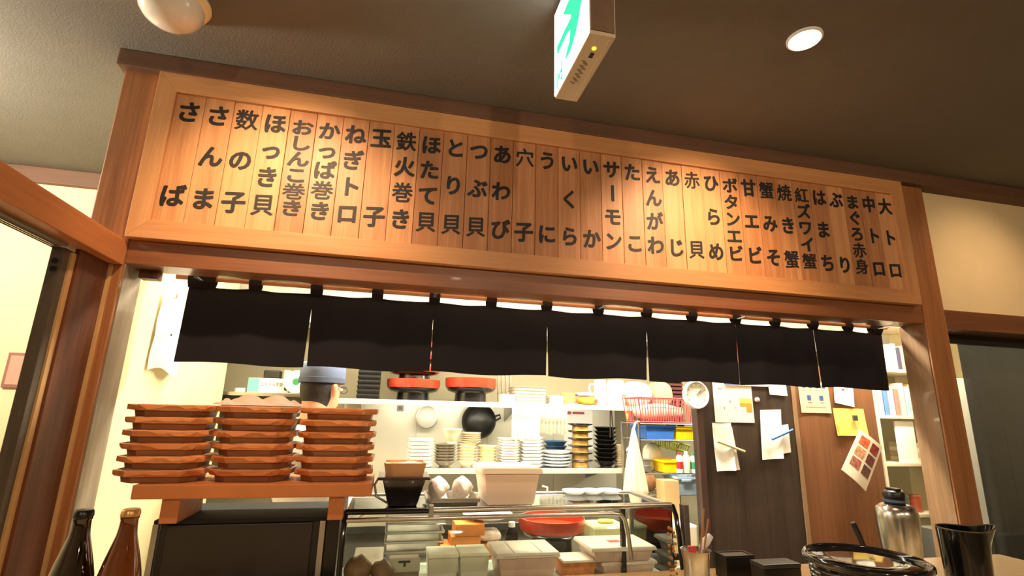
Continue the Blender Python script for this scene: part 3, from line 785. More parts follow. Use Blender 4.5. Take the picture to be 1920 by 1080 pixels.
# ================================================================== things on the counter
# ribbed black tub with a glossy lid
tx, ty = 1.235, 1.20
t = thing('ribbed_tub', 'big round black ribbed tub with a glossy dark lid', 'tub', (tx, ty, 1.0))
pr = [(0, 0), (.112, 0)]
for k in range(10):
    z = .006 + k * .0125
    r = .114 + .0017 * k
    pr += [(r, z), (r + .003, z + .004), (r + .003, z + .008), (r, z + .0115)]
pr += [(.134, .134), (.136, .140), (.130, .140), (0, .140)]
part('ribbed_body', MB().lathe(pr, (tx, ty, 1.0), 48), BLACKG, t, smooth=25)
part('lid_rim', MB().lathe([(.130, .140), (.141, .139), (.146, .144), (.145, .152), (.140, .155), (.135, .152), (.132, .146), (.130, .140)], (tx, ty, 1.0), 56), M('lid_rim_black', (40, 38, 36), .15, .5, coat=.6), t, smooth=60)
part('lid', MB().lathe([(.133, .143), (.129, .1465), (.07, .1485), (0, .149)], (tx, ty, 1.0), 48), M('dark_mirror_lid', (70, 62, 54), .06, .85), t, smooth=60)
# dark ladle handle sticking up behind the tub
solo('serving_ladle', MB().tube([(1.52, 1.44, 1.0), (1.50, 1.44, 1.07), (1.47, 1.44, 1.15), (1.455, 1.44, 1.185)], [.007, .007, .009, .008], 10), BLACKP, 'dark ladle handle leaning up behind the ribbed tub', 'ladle', smooth=60)
# steel vacuum jug
vx, vy = 1.755, 1.55
t = thing('vacuum_jug', 'brushed steel vacuum jug with a black stopper', 'jug', (vx, vy, 1.0))
part('steel_body', MB().lathe([(0, 0), (.050, 0), (.054, .006), (.057, .05), (.062, .12), (.0645, .170), (.0635, .190), (.058, .206), (.046, .215), (.034, .218), (0, .218)], (vx, vy, 1.0), 40), STEEL, t, smooth=40)
st = part('stopper', MB().lathe([(.029, .218), (.032, .220), (.032, .236), (.030, .238), (.033, .241), (.033, .254), (.031, .258), (.024, .262), (0, .263)], (vx, vy, 1.0), 32), BLACKP, t, smooth=30)
part('blue_ring', MB().lathe([(.0315, .2235), (.0345, .2245), (.0345, .231), (.0315, .232), (.0315, .2235)], (vx, vy, 1.0), 32), M('blue_grey_ring', (86, 100, 130), .4), st, smooth=40)
part('lever', MB().box(vx - .010, vx + .012, vy - .022, vy + .022, 1.2625, 1.270), BLACKP, st, .003)
part('handle', MB().tube([(vx + .03, vy + .016, 1.245), (vx + .058, vy + .03, 1.245), (vx + .074, vy + .04, 1.22), (vx + .077, vy + .04, 1.15), (vx + .062, vy + .028, 1.115)], .008, 10), BLACKP, t, smooth=50)
# black enamel pitcher
qx, qy = 1.572, 1.20
t = thing('black_pitcher', 'glossy black enamel pitcher with a wide spout', 'pitcher', (qx, qy, 1.0))
def pitcher_pt(u, v, off=0.):
    a = 2 * PI * u
    r = .050 + .007 * v - off
    z = 1.0 + .214 * v
    k = max(0, math.cos(a + .35)) ** 10
    sp = .034 * k * max(0, (v - .72) / .28) ** 1.3
    return (qx + (r + sp) * math.cos(a), qy + (r + sp * .8) * math.sin(a), z + .012 * k * max(0, (v - .8) / .2))
mb = MB()
NU, NV = 56, 16
vs = [pitcher_pt(i / NU, j / NV) for j in range(NV + 1) for i in range(NU)] + [pitcher_pt(i / NU, 1 - j / NV, .003) for j in range(NV) for i in range(NU)]
fs = [(j * NU + i, j * NU + (i + 1) % NU, (j + 1) * NU + (i + 1) % NU, (j + 1) * NU + i) for j in range(2 * NV) for i in range(NU)]
fs += [tuple(range(NU))[::-1], tuple(2 * NV * NU + i for i in range(NU))]
part('body', mb.add(vs, fs), BLACKG, t, smooth=60)
part('lip', MB().tube([pitcher_pt(i / 56, 1.0, .0015) for i in range(57)], .0022, 6), M('worn_rim', (86, 76, 66), .3, .3), t, smooth=60)
# steel cup of utensils
ux, uy = .905, 1.46
t = thing('steel_cup', 'steel utensil cup with waisted sides next to the case', 'cup', (ux, uy, 1.0))
part('cup_body', MB().lathe([(0, 0), (.038, 0), (.040, .004), (.036, .06), (.037, .09), (.0425, .118), (.044, .120), (.0415, .118), (.035, .088), (.034, .06), (.037, .008), (0, .006)], (ux, uy, 1.0), 36), STEEL, t, smooth=50)
BAM = M('bamboo', (176, 120, 66), .5, var=.1, scale=30)
solo('chopstick', MB().tube([(ux - .005, uy, 1.008), (ux + .030, uy - .01, 1.232)], [.003, .0024], 8), BAM, 'bamboo stick standing upright in the steel cup', 'chopstick', smooth=50)
solo('chopstick', MB().tube([(ux + .008, uy + .01, 1.008), (ux + .052, uy + .005, 1.20)], [.003, .0024], 8), BAM, 'bamboo stick leaning over the cup rim beside the white brush', 'chopstick', smooth=50)
br = thing('white_brush', 'white handled brush with pale bristles in the steel cup', 'brush', (ux + .02, uy + .02, 1.01))
part('brush_handle', MB().tube([(ux + .010, uy + .016, 1.01), (ux + .028, uy + .016, 1.115)], .006, 10), WHITEP, br, smooth=50)
part('bristle_head', MB().tube([(ux + .028, uy + .016, 1.115), (ux + .045, uy + .016, 1.135), (ux + .064, uy + .016, 1.152)], [.009, .013, .009], 10), M('bristles', (226, 226, 236), .7, bump=.6, bscale=300), br, smooth=50)
solo('red_spatula', MB().box(ux - .028, ux - .004, uy - .012, uy - .002, 1.02, 1.132), M('red_plastic', (206, 52, 56), .4), 'red plastic spatula in the steel cup', 'spatula', bevel=.003)
gs = MB()
for k in range(26):
    a = k * 2.4
    gs.ell((ux - .046 + .010 * math.cos(a), uy + .052 + .010 * math.sin(a), 1.012 + .0063 * k), .0045, .0045, .005, 8, 6)
solo('bead_charm', gs, M('amber_beads', (176, 116, 44), .3, coat=.4), 'column of amber coloured beads between the case and the steel cup', 'bead string', smooth=60)['kind'] = 'stuff'
# black boxes
t = thing('black_box', 'open topped black box on the counter near the utensil cup', 'box', (1.125, 1.585, 1.0))
part('body', MB().box(1.072, 1.178, 1.56, 1.62, 1.0, 1.066), BLACKP, t, .002)
part('top_frame', MB().box(1.072, 1.178, 1.56, 1.566, 1.066, 1.070).box(1.072, 1.178, 1.614, 1.62, 1.066, 1.070).box(1.072, 1.078, 1.566, 1.614, 1.066, 1.070).box(1.172, 1.178, 1.566, 1.614, 1.066, 1.070), BLACKP, t)
part('slot', MB().box(1.079, 1.171, 1.567, 1.613, 1.0662, 1.0675), M('slot_grey', (96, 92, 86), .5), t)
t = thing('black_box', 'closed black box on the counter beside the ribbed tub', 'box', (1.17, 1.45, 1.0))
part('body', MB().box(1.108, 1.236, 1.43, 1.49, 1.0, 1.066), BLACKP, t, .002)
part('lid', MB().box(1.107, 1.237, 1.429, 1.491, 1.0662, 1.078), M('grey_black_lid', (52, 50, 50), .4), t, .002)

# ================================================================== kitchen: shelves on the back wall
for z, x0, x1, nm in ((1.555, -.30, 1.86, 'upper'), (1.178, .10, 1.50, 'lower')):
    t = thing('steel_shelf', 'long stainless %s wall shelf at the back of the kitchen' % nm, 'shelf', ((x0 + x1) / 2, 3.6, z - .12))
    part('shelf_plate', MB().box(x0, x1, 3.06, 3.578, z - .006, z), STEEL, t)
    part('front_lip', MB().box(x0, x1, 3.052, 3.06, z - .030, z), M('shelf_lip', (222, 216, 200), .4, .3), t, .002)
    for x in (x0 + .12, (x0 + x1) / 2, x1 - .12):
        part('bracket', MB().prism([(3.57, z - .006), (3.12, z - .006), (3.57, z - .12)], x - .004, x + .004, 'yz'), STEELD, t)
    if nm == 'upper':
        part('under_shelf_tube', MB().tube([(x0 + .2, 3.085, z - .016), (x1 - .3, 3.085, z - .016)], .007, 10), TUBE, t, smooth=40)
        l = bpy.data.lights.new('under_shelf_light', 'AREA'); l.shape = 'RECTANGLE'; l.size = 1.6; l.size_y = .03; l.energy = P_UNDER; l.color = DAYW
        o = bpy.data.objects.new('under_shelf_light', l); C.objects.link(o); o.parent = t
        o.location = Vector(((x0 + x1) / 2, 3.10, z - .028)) - t.location; o.rotation_euler = (R(38), 0, 0)
UZ, LZ = 1.5555, 1.1785
# worktop under the shelves and prep table behind the case
t = thing('worktop', 'stainless worktop along the back kitchen wall under the shelves', 'worktop', (.6, 3.3, 0))
part('top', MB().box(-.3, 1.395, 2.98, 3.575, .86, .9), STEEL, t, .003)
part('front_panel', MB().box(-.28, 1.385, 3.0, 3.02, 0, .86), STEELD, t)
t = thing('prep_table', 'stainless prep table just behind the display case', 'table', (.6, 2.32, 0))
part('top', MB().box(-.10, 1.34, 2.145, 2.42, .90, .93), STEEL, t, .003)
for x in (-.06, 1.29):
    for y in (2.165, 2.38):
        part('leg', MB().box(x, x + .03, y, y + .03, 0, .90), STEELD, t)
PZ = .9305

# ---- red and black sushi tubs
RED = M('red_lacquer', (182, 64, 40), .3, coat=.4, var=.05)
BLK = M('black_lacquer', (28, 26, 26), .25, coat=.5)
def sushi_tub(x, y, z, r, label, h=.07, group='red and black sushi tubs'):
    t = thing('sushi_tub', label, 'sushi tub', (x, y, z), group=group)
    part('foot', MB().lathe([(r * .58, 0), (r * .62, 0), (r * .60, h * .38), (r * .50, h * .38), (r * .58, 0)], (x, y, z), 32), BLK, t, smooth=30)
    part('black_underside', MB().lathe([(0, h * .36), (r * .62, h * .36), (r * .88, h * .46), (r * .97, h * .62), (r * .97, h * .63), (0, h * .63)], (x, y, z), 36), BLK, t, smooth=40)
    part('red_wall', MB().lathe([(r * .90, h * .6), (r * .97, h * .6), (r, h * .75), (r, h), (r * .965, h), (r * .95, h * .7), (0, h * .66)], (x, y, z), 36), RED, t, smooth=40)
sushi_tub(.484, 3.24, UZ, .163, 'single large red and black sushi tub on the upper shelf', .145)
zz = UZ
for k, (h, lab) in enumerate(((.125, 'lowest red and black sushi tub of the tall stack beside the louvred crate'), (.075, 'second lowest sushi tub of the tall stack partly under the curtain'), (.075, 'third sushi tub up in the tall stack behind the curtain'), (.075, 'topmost sushi tub of the tall stack behind the curtain'))):
    sushi_tub(.127, 3.24, zz, .163 - .004 * k, lab, h); zz += h + .0005
sushi_tub(.728, 2.30, PZ, .145, 'red and black sushi tub on the prep table behind the case glass', .125)
# ---- louvred dark crate
t = thing('louvred_crate', 'black ribbed crate on the upper shelf beside the cook', 'crate', (-.135, 3.22, UZ))
part('body', MB().box(-.20, -.075, 3.13, 3.32, UZ, UZ + .20), M('crate_black', (26, 24, 24), .5), t, .003)
for k in range(7):
    part('rib', MB().box(-.203, -.072, 3.122, 3.13, UZ + .010 + k * .027, UZ + .024 + k * .027), BLACKP, t, .002)
# ---- white things along the upper shelf
solo('white_carton', MB().box(.655, .745, 3.10, 3.22, UZ, UZ + .052), WHITEP, 'low white carton on the upper shelf by the single red tub', 'carton', bevel=.004)
for k in range(5):
    t = thing('white_food_tray', 'white plastic food tray, %s in the pile on the upper shelf' % nth(4 - k, 5), 'tray', (.848, 3.22, UZ + k * .0202), group='white trays on the upper shelf')
    part('tray_body', MB().frustum(.848, 3.22, UZ + k * .0202, UZ + k * .0202 + .017, .185, .20, .198, .21), WHITEP, t, .002)
    part('tray_rim', MB().box(.744, .952, 3.11, 3.33, UZ + k * .0202 + .0170, UZ + k * .0202 + .0198), M('tray_rim', (150, 146, 126), .5), t)
for k in range(4):
    solo('steel_skewer', MB().tube([(.70 + .028 * k, 3.42, UZ), (.70 + .028 * k, 3.43, UZ + .24)], .006, 8), STEEL, 'upright steel rod on the upper shelf, ' + ['nearest the red tub', 'second from the red tub', 'third from the red tub', 'farthest from the red tub'][k], 'rod', smooth=40, group='upright steel rods')
for k in range(3):
    solo('white_plate', MB().box(.972, 1.062, 3.12, 3.24, UZ + k * .0182, UZ + k * .0182 + .0165), WHITEC, 'small square white plate, %s by the wooden coasters on the upper shelf' % nth(2 - k, 3), 'plate', bevel=.004, group='small square plates')
for k in range(4):
    solo('wooden_coaster', MB().lathe([(0, 0), (.047, 0), (.049, .003), (.049, .015), (.046, .018), (0, .018)], (1.117, 3.19, UZ + k * .0185), 24), M('pale_wood_lid', (206, 158, 108), .5, var=.12, scale=40), 'round wooden coaster, %s in the short pile on the upper shelf' % nth(3 - k, 4), 'coaster', smooth=40, group='wooden coasters')
def pillow(cx, cy, z, w, d, h, n=16, seed=0):
    rn = random.Random(seed)
    a, b, c = rn.uniform(0, 6), rn.uniform(0, 6), rn.uniform(0, 6)
    mb = MB().ell((0, 0, 0), 1, 1, 1, n, 10)
    o = []
    for x, y, q in mb.v:
        m = max(abs(x), abs(y), 1e-6)
        l = math.hypot(x, y)
        k = (l / m) ** .6 if l > 1e-6 else 1
        qq = math.copysign(abs(q) ** .7, q)
        o.append((cx + x * k * w / 2 * (1 + .05 * math.sin(q * 5 + a)), cy + y * k * d / 2, z + h / 2 + qq * h / 2 * (1 + .08 * math.sin(x * 4 + b) * math.cos(y * 3 + c))))
    zm = min(p[2] for p in o)
    mb.v = [(x, y, zq - zm + z) for x, y, zq in o]
    return mb
t = thing('snack_bag', 'orange and yellow packet lying on the upper shelf', 'packet', (1.236, 3.16, UZ))
part('bag', pillow(1.236, 3.16, UZ, .125, .13, .05, seed=1), M('orange_packet', (236, 170, 60), .35, var=.2, scale=16), t, smooth=60)
part('red_print', MB().box(1.262, 1.283, 3.0935, 3.0965, UZ + .012, UZ + .036), M('packet_red', (206, 82, 70), .5), t)
solo('snack_bag', pillow(1.228, 3.20, UZ + .0535, .12, .12, .03, seed=2), M('blue_white_packet', (190, 206, 236), .35, var=.3, scale=26), 'blue and white packet on top of the orange one', 'packet', smooth=60)
def jug(x, y, z, r, h, label, nm='white_jug', handle=1):
    t = thing(nm, label, 'jug', (x, y, z))
    part('body', MB().lathe([(0, 0), (r * .92, 0), (r, .01), (r, h * .8), (r * .92, h * .95), (r * .9, h), (r * .82, h), (r * .84, h * .9), (0, h * .86)], (x, y, z), 28), WHITEC, t, smooth=40)
    if handle: part('handle', MB().tube([(x - handle * r * .95, y, z + h * .82), (x - handle * (r + .028), y, z + h * .84), (x - handle * (r + .036), y, z + h * .66), (x - handle * (r + .025), y, z + h * .46), (x - handle * r * .95, y, z + h * .44)], .006, 8), WHITEC, t, smooth=50)
jug(1.345, 3.20, UZ, .042, .165, 'slim white jug with a looped handle on the upper shelf')
jug(1.447, 3.18, UZ, .058, .165, 'fat white jug on the upper shelf beside the slim one', handle=0)
part('red_mark', MB().box(1.462, 1.492, 3.1195, 3.1225, UZ + .062, UZ + .070), M('jug_mark', (150, 96, 84), .6), [o for o in C.objects if o.name == 'white_jug.001'][0])
solo('white_sack', pillow(1.60, 3.20, UZ, .185, .17, .165, seed=4), M('sack_white', (246, 238, 214), .7, var=.03), 'puffy white sack on the upper shelf', 'sack', smooth=60)
solo('grey_sack', pillow(1.775, 3.20, UZ, .145, .16, .17, seed=5), M('sack_grey', (186, 166, 138), .7, var=.12), 'grey beige sack at the end of the upper shelf', 'sack', smooth=60)
t = thing('slatted_panel', 'dark red slatted panel behind the pink basket', 'panel', (1.95, 3.3, 1.40))
part('frame', MB().box(1.885, 2.02, 3.31, 3.325, 1.40, 1.80).box(1.885, 2.02, 3.31, 3.40, 1.40, 1.405), M('dark_frame', (40, 26, 24), .6), t)
for k in range(14):
    part('slat', MB().box(1.886, 2.018, 3.296, 3.31, 1.412 + k * .027, 1.426 + k * .027), M('dark_red_slat', (96, 40, 34), .5), t)
t = thing('rack_post', 'steel upright holding the upper shelf end by the hanging bag', 'post', (1.5, 3.1, 0))
part('pole', MB().tube([(1.51, 3.08, 0), (1.51, 3.08, 1.52)], .011, 10), STEEL, t, smooth=40)
part('foot', MB().lathe([(0, 0), (.02, 0), (.02, .015), (0, .015)], (1.51, 3.08, 0), 16), BLACKP, t, smooth=40)

# ---- hanging under the upper shelf
t = thing('steel_pot_lid', 'round steel pot lid hanging under the upper shelf', 'pot lid', (.238, 3.50, 1.38))
part('disc', MB().lathe([(0, -.004), (.066, -.003), (.072, .002), (.070, .006), (.060, .002), (0, .004)], (.238, 3.50, 1.452), 36, axis='y'), M('pot_lid_metal', (206, 202, 190), .5, .3), t, smooth=40)
part('rim', MB().lathe([(.066, -.006), (.074, -.004), (.074, .006), (.066, .006), (.066, -.006)], (.238, 3.50, 1.452), 36, axis='y'), STEELD, t, smooth=40)
part('hook', MB().tube([(.238, 3.505, 1.52), (.238, 3.505, 1.548)], .003, 6), STEELD, t)
t = thing('wok', 'black iron wok hanging under the upper shelf', 'wok', (.585, 3.48, 1.35))
part('bowl', MB().lathe([(0, -.05), (.05, -.046), (.085, -.03), (.108, 0), (.117, .03), (.113, .03), (.10, 0), (0, -.04)], (.585, 3.45, 1.436), 40, axis='y'), M('wok_iron', (30, 29, 28), .4, .4, var=.2, scale=12), t, smooth=50)
part('handle', MB().tube([(.69, 3.47, 1.47), (.725, 3.47, 1.48), (.73, 3.47, 1.46), (.695, 3.47, 1.44)], .007, 8), M('wok_iron'), t, smooth=50)
part('hook', MB().tube([(.585, 3.49, 1.54), (.585, 3.49, 1.549)], .004, 6), STEELD, t)
def cloth(x0, x1, y, z0, z1, m, label, amp=.008, fr=40):
    def fn(u, v):
        return (x0 + (x1 - x0) * u * (1 - .04 * v) , y + amp * math.sin(u * fr * (x1 - x0) * 6) * (.4 + .6 * v), z1 + (z0 - z1) * v + .006 * math.sin(u * 13) * v)
    return solo('hanging_cloth', MB().grid(fn, 36, 10, .002), m, label, 'cloth', smooth=60)
CLOTHW = sheer('white_cloth', (238, 234, 214), 0., .25)
cloth(.725, .80, 3.10, 1.335, 1.5495, CLOTHW, 'white cloth hanging under the upper shelf, the one nearer the wok')
cloth(.805, .905, 3.11, 1.350, 1.5495, CLOTHW, 'white cloth hanging under the upper shelf beside the grey one')
cloth(.915, 1.09, 3.13, 1.375, 1.5495, sheer('grey_gauze', (196, 192, 172), .25, .4), 'thin grey gauze hanging under the upper shelf')
t = thing('notice_card', 'white notice card with a red heading behind the dark plate stacks', 'notice', (1.34, 3.575, 1.42))
part('card', MB().box(1.22, 1.44, 3.574, 3.578, 1.25, 1.525), PAPER, t)
part('red_heading', MB().box(1.245, 1.275, 3.5715, 3.574, 1.494, 1.515).box(1.285, 1.375, 3.5715, 3.574, 1.496, 1.513), M('heading_red', (170, 70, 62), .6), t)
t = thing('ladle', 'steel ladle with an orange grip hanging by the shelf end', 'ladle', (1.475, 3.13, 1.30))
part('grip', MB().tube([(1.475, 3.075, 1.548), (1.475, 3.075, 1.535), (1.475, 3.075, 1.50), (1.475, 3.075, 1.47)], [.004, .012, .013, .006], 10), M('orange_grip', (226, 166, 92), .5), t, smooth=50)
part('shaft', MB().tube([(1.475, 3.075, 1.47), (1.475, 3.075, 1.30)], .004, 8), STEEL, t, smooth=50)
part('scoop', MB().ell((1.475, 3.07, 1.275), .025, .02, .03, 16, 10), STEEL, t, smooth=60)
t = thing('tongs', 'dark steel tongs hanging under the upper shelf by the notice card', 'tongs', (1.365, 3.10, 1.36))
part('arm', MB().tube([(1.36, 3.075, 1.548), (1.355, 3.075, 1.36)], .004, 8), M('dark_steel', (70, 64, 56), .4, .7), t, smooth=50)
part('arm', MB().tube([(1.365, 3.075, 1.548), (1.378, 3.075, 1.36)], .004, 8), M('dark_steel'), t, smooth=50)
t = thing('wall_socket', 'small grey wall socket on the steel sheets', 'socket', (.061, 3.578, 1.49))
part('plate', MB().box(.040, .084, 3.572, 3.5795, 1.488, 1.530), M('socket_grey', (150, 146, 130), .5), t, .002)
part('inset', MB().box(.050, .074, 3.5695, 3.572, 1.500, 1.520), BLACKP, t)

# ---- crockery on the lower shelf: every plate and bowl a thing of its own
def sq_plate(x, y, z, w, h, mat, label, group, d=None):
    t = thing('square_plate', label, 'plate', (x, y, z), random.uniform(-.03, .03), group)
    part('plate', MB().frustum(x, y, z, z + h * .9, w * .72, (d or w) * .72, w, d or w), mat, t, h * .12)
    return t
def bowl(x, y, z, r, h, mat, label, group, nm='bowl', foot=None):
    t = thing(nm, label, nm.split('_')[-1], (x, y, z), 0, group)
    part('bowl_wall', MB().lathe([(r * .45, h * .12), (r * .60, h * .26), (r * .78, h * .58), (r * .95, h * .90), (r, h * .94), (r, h), (r * .95, h), (r * .75, h * .66), (r * .55, h * .35), (0, h * .24)], (x, y, z), 28), mat, t, smooth=50)
    part('foot_ring', MB().lathe([(r * .42, 0), (r * .48, 0), (r * .47, h * .16), (0, h * .16)], (x, y, z), 24), foot or mat, t, smooth=40)
    return t
for k in range(8):
    sq_plate(.187, 3.17, LZ + k * .0202, .150, .0192, WHITEC, 'square white plate, %s in the stack beside the patterned bowls' % nth(7 - k, 8), 'square white plates')
PATT = M('patterned_bowl', (150, 140, 122), .3, var=.45, scale=60, coat=.3)
for k in range(7):
    bowl(.335, 3.17, LZ + k * .0160, .066, .034, PATT, 'dark patterned bowl, %s in its stack' % nth(6 - k, 7), 'patterned bowls')
t = bowl(.372, 3.17, LZ + .1305, .058, .085, M('beige_bowl', (226, 206, 172), .4), 'single deep beige bowl standing on the patterned bowls', None, 'deep_bowl')
for k in range(7):
    bowl(.465, 3.17, LZ + k * .0165, .062, .036, CREAMC, 'cream bowl, %s in the stack carrying small plates' % nth(6 - k, 7), 'cream bowls')
for k in range(5):
    solo('round_plate', MB().lathe([(0, 0), (.04, 0), (.058, .008), (.061, .0118), (.057, .0115), (.04, .004), (0, .004)], (.488, 3.17, LZ + .1355 + k * .0122), 28), CREAMC, 'small cream plate, %s on top of the cream bowls' % nth(4 - k, 5), 'plate', smooth=40, group='small cream plates')
for k in range(6):
    bowl(.590, 3.17, LZ + k * .0170, .060, .036, M('ivory_cup', (240, 226, 188), .3, coat=.3), 'ivory bowl, %s in the stack next to the thin white dishes' % nth(5 - k, 6), 'ivory bowls')
for k in range(11):
    sq_plate(.718, 3.16, LZ + k * .0155, .122, .0145, WHITEC, 'thin white dish, %s in its stack by the ivory bowls' % nth(10 - k, 11), 'thin white dishes')
for k in range(9):
    sq_plate(.855, 3.16, LZ + k * .0200, .138, .0190, WHITEC, 'square white plate, %s in the stack beside the blue edged platters' % nth(8 - k, 9), 'second stack of square plates')
BLUEW = M('blue_white_glaze', (208, 218, 236), .2, coat=.4, var=.15, scale=30)
for k in range(5):
    solo('oval_platter', MB().lathe([(0, 0), (.06, 0), (.092, .011), (.099, .0185), (.094, .0185), (.06, .006), (0, .006)], (1.028, 3.16, LZ + k * .0190), 36, 1., .85), WHITEC if k % 2 else BLUEW, 'oval blue edged platter, %s in the low pile' % nth(4 - k, 5), 'platter', smooth=40, group='oval platters')
for k in range(4):
    bowl(1.10, 3.40, LZ + k * .030, .08, .05, M('blue_bowl', (86, 122, 168), .3, var=.2, scale=25), 'blue glazed bowl, %s in the stack behind the platters' % nth(3 - k, 4), 'blue bowls')
t = thing('black_tile', 'small black panel leaning on the steel sheets behind the plates', 'panel', (.99, 3.56, LZ))
part('plate', MB().box(.955, 1.025, 3.53, 3.545, LZ, LZ + .155), BLACKP, t, .002)
GOLD = M('gold_food_cups', (222, 176, 92), .4, var=.35, scale=50)
def footed_plate(x, y, z, r, label, group, goldf):
    t = thing('footed_plate', label, 'plate', (x, y, z), 0, group)
    part('plate', MB().lathe([(0, .026), (r * .6, .026), (r * .95, .036), (r, .043), (r * .94, .0425), (r * .6, .032), (0, .032)], (x, y, z), 28), BLK, t, smooth=40)
    part('foot', MB().lathe([(r * .52, 0), (r * .66, 0), (r * .62, .026), (0, .026), (0, .02), (r * .5, .02), (r * .52, 0)], (x, y, z), 24), GOLD if goldf else BLK, t, smooth=40)
for k in range(6):
    footed_plate(1.187, 3.16, LZ + k * .0435, .080, 'black plate on a gold foot, %s in its tower' % nth(5 - k, 6), 'black plates on gold feet', True)
for k in range(9):
    bowl(1.362, 3.17, LZ + k * .0258, .078, .036, BLK, 'black bowl, %s in the tower at the shelf end' % nth(8 - k, 9), 'black bowls')
for k in range(9):
    solo('little_dish', MB().lathe([(0, 0), (.018, 0), (.03, .010), (.031, .014), (.017, .006), (0, .006)], (1.462, 3.20, LZ + k * .0145), 20), CREAMC, 'pale little dish, %s in the column half hidden by the black bowls' % nth(8 - k, 9), 'dish', smooth=40, group='pale little dishes')

# ---- worktop and prep table things
t = thing('soap_bottle', 'yellow soap pump bottle below the lower shelf', 'bottle', (.92, 3.02, .9))
part('body', MB().lathe([(0, 0), (.026, 0), (.028, .01), (.028, .10), (.018, .125), (.012, .13), (0, .13)], (.93, 3.03, .9005), 24), M('soap_yellow', (222, 184, 110), .3), t, smooth=40)
part('pump', MB().tube([(.93, 3.03, 1.03), (.93, 3.03, 1.075), (.90, 3.03, 1.082)], .006, 8), WHITEP, t, smooth=40)
solo('white_platter', MB().lathe([(0, 0), (.06, 0), (.10, .012), (.108, .02), (.10, .019), (.06, .007), (0, .007)], (.44, 2.30, 1.055), 32), WHITEC, 'single white platter on the wooden boxes behind the milky container', 'platter', smooth=40)
OR = M('orange_wood_box', (226, 142, 66), .5, var=.12, scale=16)
for k, (x, y, z, w) in enumerate(((.30, 2.26, PZ, .13), (.43, 2.27, PZ, .11), (.335, 2.26, PZ + .0445, .12), (.35, 2.26, PZ + .0785, .12))):
    h = (.044, .044, .0335, .045)[k]
    solo('orange_box', MB().box(x - w / 2, x + w / 2, y - .06, y + .06, z, z + h), OR, ['orange wooden box under the others on the prep table', 'orange wooden box on the prep table beside its stack', 'orange wooden box in the middle of the prep table stack', 'topmost orange wooden box of the prep table stack'][k], 'box', bevel=.003, group='orange wooden boxes')
solo('wrapped_food', pillow(.44, 2.262, PZ + .0445, .10, .09, .05, seed=9), FILM, 'cling wrapped white food on the orange box', 'food', smooth=60)
t = thing('sauce_bottle', 'short black sauce bottle on the prep table by the red tub', 'bottle', (.535, 2.25, PZ))
part('body', MB().lathe([(0, 0), (.024, 0), (.026, .01), (.026, .075), (.014, .092), (.012, .10), (0, .10)], (.535, 2.25, PZ), 24), BLACKP, t, smooth=40)
part('cap', MB().lathe([(.0125, .0995), (.0145, .0995), (.0145, .118), (0, .118)], (.535, 2.25, PZ), 20), WHITEP, t, smooth=40)
CLR = sheer('clear_box', (226, 226, 190), .35, .4)
for x, w, lab in ((.955, .15, 'clear food box on the prep table next to the red tub'), (1.165, .14, 'clear food box on the prep table behind the case end')):
    t = tub('clear_food_box', x, 2.25, PZ, w, .14, .095, CLR, lab, 'food box', .9, lid=True, lidh=.008, lidmat=CLR, rim=False)
    part('contents', MB().frustum(x, 2.25, PZ + .004, PZ + .05, w * .84, .115, w * .88, .118), M('yellow_food', (222, 204, 140), .7, var=.15, scale=40), t)
solo('yellow_packet', pillow(.96, 2.25, PZ + .1062, .07, .05, .014, seed=11), M('yellow_pack', (226, 206, 70), .5), 'small yellow packet on the clear food box', 'packet', smooth=60)
# steel rack with four bars seen through the case
t = thing('steel_rack', 'little steel rack of flat bars behind the case front', 'rack', (.13, 2.30, PZ))
for k in range(4):
    part('bar', MB().box(.015, .252, 2.24, 2.36, PZ + .012 + k * .036, PZ + .022 + k * .036), STEEL, t, .002)
for x in (.015, .242):
    part('upright', MB().box(x, x + .01, 2.362, 2.372, PZ, PZ + .15).box(x, x + .01, 2.24, 2.372, PZ, PZ + .004), STEELD, t)

